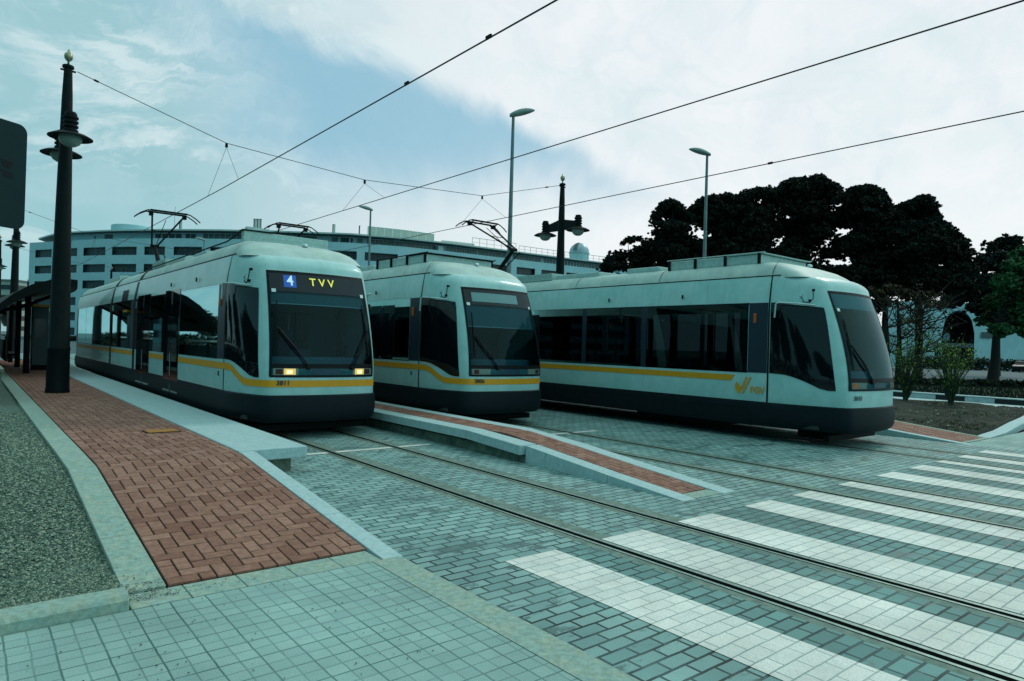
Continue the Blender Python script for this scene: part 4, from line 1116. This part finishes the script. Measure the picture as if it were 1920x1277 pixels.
def tree(name,label,cat,clumps,D,trunk,m,size,dens,group=None,depth=3.5,tr=.3,tb=.5,seedv=1,sh=.35,branches=True,sub=9):
    rg=np.random.default_rng(seedv); bx=trunk[0]; base=atD(bx,hor(bx),D); o=np.array([base[0],base[1],0.])
    t=thing(name,label,cat,tuple(o),group); mb=MB(); cs=[]
    k=D/FPX
    for (px,py,rx,ry) in clumps:
        dz=rg.uniform(-depth,depth)*.7; c=atD(px,py,D+dz)-o; cs.append(c)
        R3=np.array([rx*k,max(rx,ry)*k*.9,ry*k])
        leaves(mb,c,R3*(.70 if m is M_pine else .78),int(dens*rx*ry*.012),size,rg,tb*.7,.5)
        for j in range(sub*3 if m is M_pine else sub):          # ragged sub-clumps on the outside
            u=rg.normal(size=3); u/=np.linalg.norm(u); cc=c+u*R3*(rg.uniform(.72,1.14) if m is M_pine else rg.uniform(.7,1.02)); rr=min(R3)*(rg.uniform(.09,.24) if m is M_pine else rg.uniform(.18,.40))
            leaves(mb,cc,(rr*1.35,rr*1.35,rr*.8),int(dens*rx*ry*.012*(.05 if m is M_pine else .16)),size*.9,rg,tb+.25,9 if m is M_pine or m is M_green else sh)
    mb.build('crown',m,t,tint=True)
    mb=MB(); tx,ty=trunk[:2]; top=atD(tx+(trunk[2] if len(trunk)>2 else 0),ty,D)-o
    pts=[Vector((0,0,0)),Vector(tuple(top*.35))+Vector((.15,0,0)),Vector(tuple(top*.7))-Vector((.1,0,0)),Vector(tuple(top))]
    mb.tube(pts,[tr*1.3,tr,tr*.8,tr*.5],8)
    if branches:
        for ci,c in enumerate(cs):
            if m is M_pine and ci%9: continue
            s0=pts[1].lerp(pts[3],rg.uniform(.35,1.0)); e=Vector(tuple(c)); mid=s0.lerp(e,.5)+Vector((0,0,.4*rg.uniform(-1,1)))
            mb.tube([s0,mid,e],[tr*.32,tr*.2,tr*.07],5,cap=False)
    mb.build('trunk',M_bark,t,smooth=True); return t
G='dark pines behind the FGV tram'
def pine(label,sky,bottom,D,trunk,n,sd,rmin=14,rmax=33,depth=3.0,holes=()):
    # sky: surveyed skyline of this crown; clumps fill the volume under it
    rg=random.Random(sd); cl=[]
    def top(x):
        for (a,ya),(b,yb) in zip(sky,sky[1:]):
            if a<=x<=b: return ya+(yb-ya)*(x-a)/(b-a)
        return 1e9
    x0,x1=sky[0][0],sky[-1][0]
    n=int(n*1.75)
    for k in range(n*6):
        if len(cl)>=n: break
        edge=rg.random()<.45; r=rg.uniform(rmin*.6,rmin*1.15) if edge else rg.uniform(rmin,rmax)
        x=rg.uniform(x0+r*.6,x1-r*.6); t_=max(top(x),top(max(x0,x-r*.6))-r*.2,top(min(x1,x+r*.6))-r*.2)
        y=t_+r*rg.uniform(.62,.95) if edge else rg.uniform(t_+r,max(t_+r+1,bottom))
        if any((x-hx)**2/hr**2+(y-hy)**2/(hr*.6)**2<1 for hx,hy,hr in holes): continue
        cl.append((x,y,r*(1.15 if edge else 1.5),r*rg.uniform(.55,.75)))
    return tree('pine_tree',label,'tree',cl,D,trunk,M_pine,.11,250,G,depth=depth,seedv=sd,tr=.26,sub=9)
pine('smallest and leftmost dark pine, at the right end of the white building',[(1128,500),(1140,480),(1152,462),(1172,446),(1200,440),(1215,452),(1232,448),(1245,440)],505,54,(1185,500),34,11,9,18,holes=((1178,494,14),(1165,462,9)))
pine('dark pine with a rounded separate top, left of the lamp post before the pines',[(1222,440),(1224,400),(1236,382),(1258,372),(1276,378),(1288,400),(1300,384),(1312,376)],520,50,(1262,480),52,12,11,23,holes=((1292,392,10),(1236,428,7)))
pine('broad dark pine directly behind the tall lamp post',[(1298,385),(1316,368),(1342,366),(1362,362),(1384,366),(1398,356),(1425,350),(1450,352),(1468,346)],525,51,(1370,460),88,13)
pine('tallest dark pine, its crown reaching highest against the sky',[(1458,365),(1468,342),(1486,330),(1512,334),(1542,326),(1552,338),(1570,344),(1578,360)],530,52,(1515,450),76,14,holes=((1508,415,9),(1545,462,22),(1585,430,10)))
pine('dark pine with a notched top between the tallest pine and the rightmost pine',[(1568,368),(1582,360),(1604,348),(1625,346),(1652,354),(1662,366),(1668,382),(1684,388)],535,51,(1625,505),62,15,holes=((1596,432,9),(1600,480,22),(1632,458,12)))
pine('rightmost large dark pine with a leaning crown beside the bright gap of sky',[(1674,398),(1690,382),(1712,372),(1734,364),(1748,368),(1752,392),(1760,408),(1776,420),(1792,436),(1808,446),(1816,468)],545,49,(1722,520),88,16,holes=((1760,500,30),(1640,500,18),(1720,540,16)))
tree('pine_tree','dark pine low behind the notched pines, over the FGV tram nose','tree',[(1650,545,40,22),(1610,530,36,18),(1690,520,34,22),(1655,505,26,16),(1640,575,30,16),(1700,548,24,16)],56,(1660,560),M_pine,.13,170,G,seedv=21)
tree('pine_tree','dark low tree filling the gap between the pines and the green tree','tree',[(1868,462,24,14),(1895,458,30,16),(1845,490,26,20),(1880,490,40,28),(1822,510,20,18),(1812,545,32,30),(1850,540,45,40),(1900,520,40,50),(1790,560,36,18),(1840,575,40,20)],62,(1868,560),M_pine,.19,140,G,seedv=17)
tree('green_tree','brighter green broadleaf tree with a thick trunk at the right edge','tree',[(1905,500,34,24),(1935,480,40,30),(1880,530,28,22),(1915,550,40,34),(1862,566,26,20),(1885,590,42,26),(1925,610,42,26),(1850,600,22,14),(1878,618,30,14),(1945,560,40,60)],46,(1862,600,10),M_green,.15,120,None,seedv=18,tb=.55)
tree('bare_tree','thin half bare tree with brown leaves just right of the FGV tram nose','tree',[(1668,540,22,12),(1700,552,24,13),(1735,558,26,12),(1665,565,20,12),(1760,572,24,9),(1640,548,18,12)],40,(1722,560),M_brown,.10,55,None,seedv=19,tr=.16,sub=6)
# extra bare limbs of the thin trees
def bare(label,px,D,py0,n,sd,h=5):
    rg=random.Random(sd); b=atD(px,hor(px),D); t=thing('bare_tree',label,'tree',(b[0],b[1],0)); k=D/FPX
    mb=MB(); top=(hor(px)-py0)*k+CAM_H; mb.tube([(0,0,0),(.1,0,top*.5),(0,.1,top)],[.17,.13,.05],7)
    for i in range(n):
        s=Vector((0,0,top*rg.uniform(.3,.9))); a=rg.uniform(0,6.28); L=rg.uniform(1.0,2.6); e=s+Vector((math.cos(a)*L,math.sin(a)*L,rg.uniform(.2,1.6)))
        m_=s.lerp(e,.5)+Vector((0,0,-.15)); mb.tube([s,m_,e],[.05,.03,.012],5,cap=False)
        for j in range(5):
            q=s.lerp(e,rg.uniform(.3,1)); e2=q+Vector((rg.uniform(-.7,.7),rg.uniform(-.7,.7),rg.uniform(-.2,.8))); mb.tube([q,e2],[.018,.006],4,cap=False)
    mb.build('limbs',M_bark,t)
    mb=MB(); rgn=np.random.default_rng(sd)
    for i in range(16): leaves(mb,(rg.uniform(-2,2),rg.uniform(-2,2),top*rg.uniform(.55,1.0)),(.4,.4,.3),26,.07,rgn,.5,.5)
    mb.build('leaves',M_brown,t,tint=True)
bare('leafless tree with many crossing limbs right beside the FGV tram nose',1684,38,560,22,5)
bare('taller leafless tree with a straight trunk in front of the white arched wall',1724,37,545,18,8)
bare('spindly leafless tree half hidden behind the FGV tram windscreen',1662,36,575,16,9)
# shrubs in the soil bed
def shrub(label,x,y,H,Wd,sd,nst=20,nl=900,tb=.5):
    rg=random.Random(sd); t=thing('shrub',label,'shrub',(x,y,soilz(x,y)-.02),'young shrubs in the soil bed'); st=MB(); lf=MB(); rgn=np.random.default_rng(sd); tips=[]
    for i in range(nst):
        a=rg.uniform(0,6.28); rr=rg.uniform(.1,1)**.7*Wd; e=Vector((math.cos(a)*rr,math.sin(a)*rr,H*rg.uniform(.6,1.0)*(1-.25*rr/Wd)))
        m_=Vector((e.x*.35+rg.uniform(-.06,.06),e.y*.35,e.z*.5)); st.tube([(rg.uniform(-.05,.05),rg.uniform(-.05,.05),0),m_,e],[.022,.014,.004],5,cap=False)
        for j in range(9):
            u=rg.uniform(.25,1); q=m_.lerp(e,(u-.5)*2) if u>.5 else Vector((0,0,0)).lerp(m_,u*2)
            e2=q+Vector((rg.uniform(-.22,.22),rg.uniform(-.22,.22),rg.uniform(.0,.3))); st.tube([q,e2],[.006,.002],4,cap=False); tips+=[q,e2,e2,q.lerp(e2,.5)]
    st.build('stems',mat('shrub_stem',(.03,.05,.03),.9),t)
    for i in range(nl):
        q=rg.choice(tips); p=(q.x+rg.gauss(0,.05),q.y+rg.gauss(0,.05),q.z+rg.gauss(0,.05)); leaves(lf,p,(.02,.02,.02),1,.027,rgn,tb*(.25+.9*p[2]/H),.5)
    lf.build('foliage',M_shrub,t,tint=True)
b1=atD(1785,hor(1785),22.3); b2=atD(1700,hor(1700),23.5); 
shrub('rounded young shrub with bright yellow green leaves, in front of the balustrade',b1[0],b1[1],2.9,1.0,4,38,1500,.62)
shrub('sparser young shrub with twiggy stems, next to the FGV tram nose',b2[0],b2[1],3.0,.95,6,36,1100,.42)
# low hedge in front of the arched building
def hedge(label,pxa,pxb,D,h,n,sd,th=.9):
    a=atD(pxa,hor(pxa),D)*[1,1,0]; b=atD(pxb,hor(pxb),D)*[1,1,0]; rg=np.random.default_rng(sd); mb=MB()
    for k in range(n):
        c=a+(b-a)*(k+.5)/n-a+np.array([0,0,h*.5]); leaves(mb,c,(np.linalg.norm(b-a)/n*.8,th,h*rg.uniform(.48,.62)),240,.16,rg,.4,.4)
    t=tag(mb.build('hedge',M_hedge,tint=True),label,'hedge'); t.location=tuple(a); return t
hedge('low dark clipped hedge along the foot of the arched white building',1690,2010,88,1.7,26,3)
hedge('low brown green hedge at the foot of the white building left of the trams',60,160,118,1.0,14,5)
hedge('dark hedge strip on the verge behind the painted kerb',1640,2060,36,.40,40,8,.8)
# dark parked car glimpsed at the right edge
cp=atD(1921,hor(1921),84)*[1,1,0]; car=thing('parked_car','small dark car cut off by the right edge, before the arched white building','car',tuple(cp))
prof=[(-2.0,.35),(-2.05,.8),(-1.6,.95),(-1.0,1.0),(-.55,1.42),(.7,1.45),(1.35,1.05),(2.0,.95),(2.1,.6),(2.05,.35)]
n=len(prof); mb=MB(); mb.add([(x,-.8,z) for x,z in prof]+[(x,.8,z) for x,z in prof],[tuple(range(n)),tuple(range(n,2*n))[::-1]]+[(i,i+n,(i+1)%n+n,(i+1)%n) for i in range(n)])
mb.build('body',mat('dark_car_paint',(.01,.012,.015),.3),car,bevel=.05)
MB().box(-.85,.95,-.805,-.80,1.03,1.36).build('side_window',M_glass,car)
for x in(-1.3,1.3):
    for y in(-.8,.8): MB().tube([(x,y-.1,.32),(x,y+.1,.32)],.32,14).build('wheel',M_black,car)

# ============================================================ LEFT SIDE OBJECTS
sg=thing('road_sign','large dark rounded sign panel seen from behind at the upper left edge','sign',(0,0,0))
A=Vector(atD(50,240,6.0)); dirn=Vector((.85,.53,0)).normalized(); nrm=Vector((dirn.y,-dirn.x,0))
# panel local: u from right edge to the left, v up
P0=A; H_=.90; Wd_=.95; rr=.075
zc=(atD(50,240,6.0)[2]+atD(47,430,6.0)[2])/2; hh=(atD(50,240,6.0)[2]-atD(47,430,6.0)[2])/2+.01
pts=[]
for cx_,cz_,a0_ in((Wd_-rr,hh-rr,0),(rr,hh-rr,90),(rr,-hh+rr,180),(Wd_-rr,-hh+rr,270)):
    for k in range(7):
        a=R_(a0_+90*k/6); pts.append((cx_+rr*math.cos(a),cz_+rr*math.sin(a)))
org=Vector((A.x,A.y,zc))-dirn*Wd_
sg.location=(org.x,org.y,0)
def sgp(u,z,t): p=dirn*u+nrm*t; return (p.x,p.y,zc+z)
n=len(pts); mb=MB(); mb.add([sgp(u,z,.012) for u,z in pts]+[sgp(u,z,-.012) for u,z in pts],[tuple(range(n))[::-1],tuple(range(n,2*n))]+[(i,(i+1)%n,(i+1)%n+n,i+n) for i in range(n)])
mb.build('panel',M_signm,sg)
MB().tube([(sgp(Wd_*.45,0,-.05)[0],sgp(Wd_*.45,0,-.05)[1],0),(sgp(Wd_*.45,0,-.05)[0],sgp(Wd_*.45,0,-.05)[1],zc+hh)],.03,10).build('post',M_galv,sg)
mk=MB()
def mkp(L): mk.add([sgp(u,z,.0145) for u,z in L],[tuple(range(len(L)))])
u0=Wd_-.215; z0=.045
mkp([(u0,z0+.075),(u0+.10,z0+.062),(u0+.10,z0+.052),(u0,z0+.064)]); mkp([(u0+.005,z0+.055),(u0+.045,z0+.052),(u0+.05,z0+.015),(u0+.035,z0+.01)]); mkp([(u0+.055,z0+.05),(u0+.098,z0+.045),(u0+.065,z0+.005),(u0+.055,z0+.01)])
mkp([(u0-.03,z0-.03),(u0-.005,z0-.033),(u0-.005,z0-.06),(u0-.03,z0-.057)]); mkp([(u0+.02,z0-.036),(u0+.10,z0-.046),(u0+.10,z0-.075),(u0+.02,z0-.065)]); mkp([(u0-.03,z0-.015),(u0+.10,z0-.03),(u0+.10,z0-.036),(u0-.03,z0-.021)])
mk.build('maker_mark',M_black,sg)
# tram stop shelter
sh=thing('tram_shelter','dark tram stop shelter with a swooping curved roof on the wide platform','shelter',(1.5,24,.31))
sec=[(-1.35,1.62),(-1.05,1.98),(-.6,2.32),(-.1,2.58),(.45,2.74),(.95,2.80),(1.30,2.79)]
rows=[]; n=13
for k in range(n):
    u=k/(n-1); y=-1.2+u*13.5; sc=min(1,(.62+.38*math.sin(math.pi*min(1,max(0,u*1.15+.12))))); rows.append((y,sc))
top=[[(x*s_,y,z+.0) for x,z in sec] for y,s_ in rows]; bot=[[(x*s_,y,z-.17-.10*math.sin(math.pi*i/6)) for i,(x,z) in enumerate(sec)] for y,s_ in rows]
mb=MB().grid(top).grid(bot,flip=True)
for r0,r1 in((top[0],bot[0]),(top[-1],bot[-1])): mb.grid([r0,r1])
mb.grid([[r[0] for r in top],[r[0] for r in bot]]); mb.grid([[r[-1] for r in top],[r[-1] for r in bot]])
mb.build('roof',M_dk,sh,smooth=True,autos=40)
for y in(1.2,5.6,10):
    MB().tube([(.0,y,0),(.0,y,2.4)],.085,10).build('column',M_dk,sh)
    MB().tube([(-1.0,y,1.75),(0,y,2.1),(1.0,y,2.6)],.05,8).build('bracket',M_dk,sh)
MB().box(-.5,-.44,1.5,5.3,.35,2.0).build('glass_screen',M_glass,sh); MB().box(-.4,.05,6.0,9.3,.40,.46).build('bench_seat',M_dk,sh)
tm=thing('ticket_machine','tall grey ticket cabinet with a yellow top under the shelter roof','ticket machine',(1.98,27.6,.31))
MB().box(-.22,.22,-.35,.35,.16,2.1).build('cabinet',M_box,tm,bevel=.02); MB().box(-.24,.36,-.4,.4,2.1,2.18).build('top_cap',M_yel,tm); MB().box(-.2,.2,-.3,.3,0,.16).build('plinth',M_dk,tm)
MB().box(-.15,.15,-.356,-.35,1.1,1.7).build('screen_panel',M_disp,tm)
fn=thing('platform_fence','dark panelled fence with a pale handrail at the left edge of the gravel bed','fence',(.55,15,.28))
fv0,fv1=Vector((-.1,0,0)),Vector((.62,21,0))
for k in range(8):
    a=fv0.lerp(fv1,k/8); b=fv0.lerp(fv1,(k+.96)/8)
    MB().add([(a.x,a.y,.12),(b.x,b.y,.12),(b.x,b.y,1.0),(a.x,a.y,1.0),(a.x-.04,a.y,.12),(b.x-.04,b.y,.12),(b.x-.04,b.y,1.0),(a.x-.04,a.y,1.0)],[(0,1,2,3),(4,7,6,5),(3,2,6,7),(0,4,5,1),(0,3,7,4),(1,5,6,2)]).build('panel',M_signm,fn)
    MB().tube([(a.x,a.y,0),(a.x,a.y,1.12)],.03,8).build('post',M_dk,fn)
MB().tube([(fv0.x,fv0.y,1.15),(fv1.x,fv1.y,1.15)],.035,8).build('handrail',M_silver,fn)
bn_=thing('bench','low pale concrete bench by the fence at the left edge','bench',(.50,19.5,.28))
MB().box(-.22,.22,-.8,.8,.38,.47).build('seat',M_conc,bn_,bevel=.02)
for s in(-.6,.6): MB().box(-.18,.18,s-.06,s+.06,0,.38).build('leg',M_conc,bn_)

# trees on the near side of the street, off to the left and behind the camera: they show in the glazing and shade the low sky
def offtree(x,y,h,r,sd,lab='dark leafy street tree on the far side of the gravel bed, outside the photo',grp='street trees beyond the gravel bed'):
    rg=np.random.default_rng(sd); t=thing('plane_tree',lab,'tree',(x,y,0),grp)
    mb=MB()
    for k in range(9):
        leaves(mb,(rg.uniform(-r,r)*.6,rg.uniform(-r,r)*.6,h*.55+rg.uniform(-.3,.4)*h*.8),(r*.55,r*.55,h*.26),420,.28,rg,.4,.4)
    mb.build('crown',M_hedge,t,tint=True); MB().tube([(0,0,0),(.1,0,h*.6)],[.2,.12],7).build('trunk',M_bark,t); return t
k=0; proto=None
for y in list(range(-20,60,9))+[72,86,100,118,138]:
    x=-32+4*math.sin(y*1.7)
    if k<3: proto=offtree(x,y,5.6+1.0*math.sin(y*2.3),4.0,100+k)
    else:
        o=copy_tree(proto); o.location=(x,y,0); o.rotation_euler=(0,0,k*1.3)
    k+=1
rg=np.random.default_rng(77); mb=MB()
for y in np.arange(6,75,1.3): leaves(mb,(0,y,.85),(.5,.95,.85),170,.13,rg,.4,.4)
t=tag(mb.build('hedge',M_hedge,tint=True),'long dark hedge bounding the gravel bed, outside the photo on the left','hedge'); t.location=(-3.6,0,.05)
# split paired pieces of the trams into single parts
def split_loose(o):
    me=o.data; n=len(me.vertices); par=list(range(n))
    def fd(a):
        while par[a]!=a: par[a]=par[par[a]]; a=par[a]
        return a
    for p in me.polygons:
        v=p.vertices; a=fd(v[0])
        for b in v[1:]: par[fd(b)]=a
    comps={}
    for p in me.polygons: comps.setdefault(fd(p.vertices[0]),[]).append(p.index)
    if len(comps)<2: return
    sm=me.polygons[0].use_smooth
    for c,ps in comps.items():
        idx={}; vs=[]; fs=[]
        for pi in ps:
            f=[]
            for v in me.polygons[pi].vertices:
                if v not in idx: idx[v]=len(vs); vs.append(tuple(me.vertices[v].co))
                f.append(idx[v])
            fs.append(f)
        m2=bpy.data.meshes.new(o.name.split('.')[0]); m2.from_pydata(vs,[],fs); m2.materials.append(me.materials[0]); m2.polygons.foreach_set('use_smooth',[sm]*len(fs)); m2.update()
        q=bpy.data.objects.new(o.name.split('.')[0],m2); C.objects.link(q); q.parent=o.parent
        q.location=o.location; q.rotation_euler=o.rotation_euler; q.scale=o.scale
    bpy.data.objects.remove(o)
for t in (t1,t2,t3):
    for ch in list(t.children):
        if ch.name.split('.')[0] in('yellow_stripe','skirt_seam','cab_seam','roof_seam','gutter','operator_emblem','bogie','lifeguard','jumper_cable') : split_loose(ch)
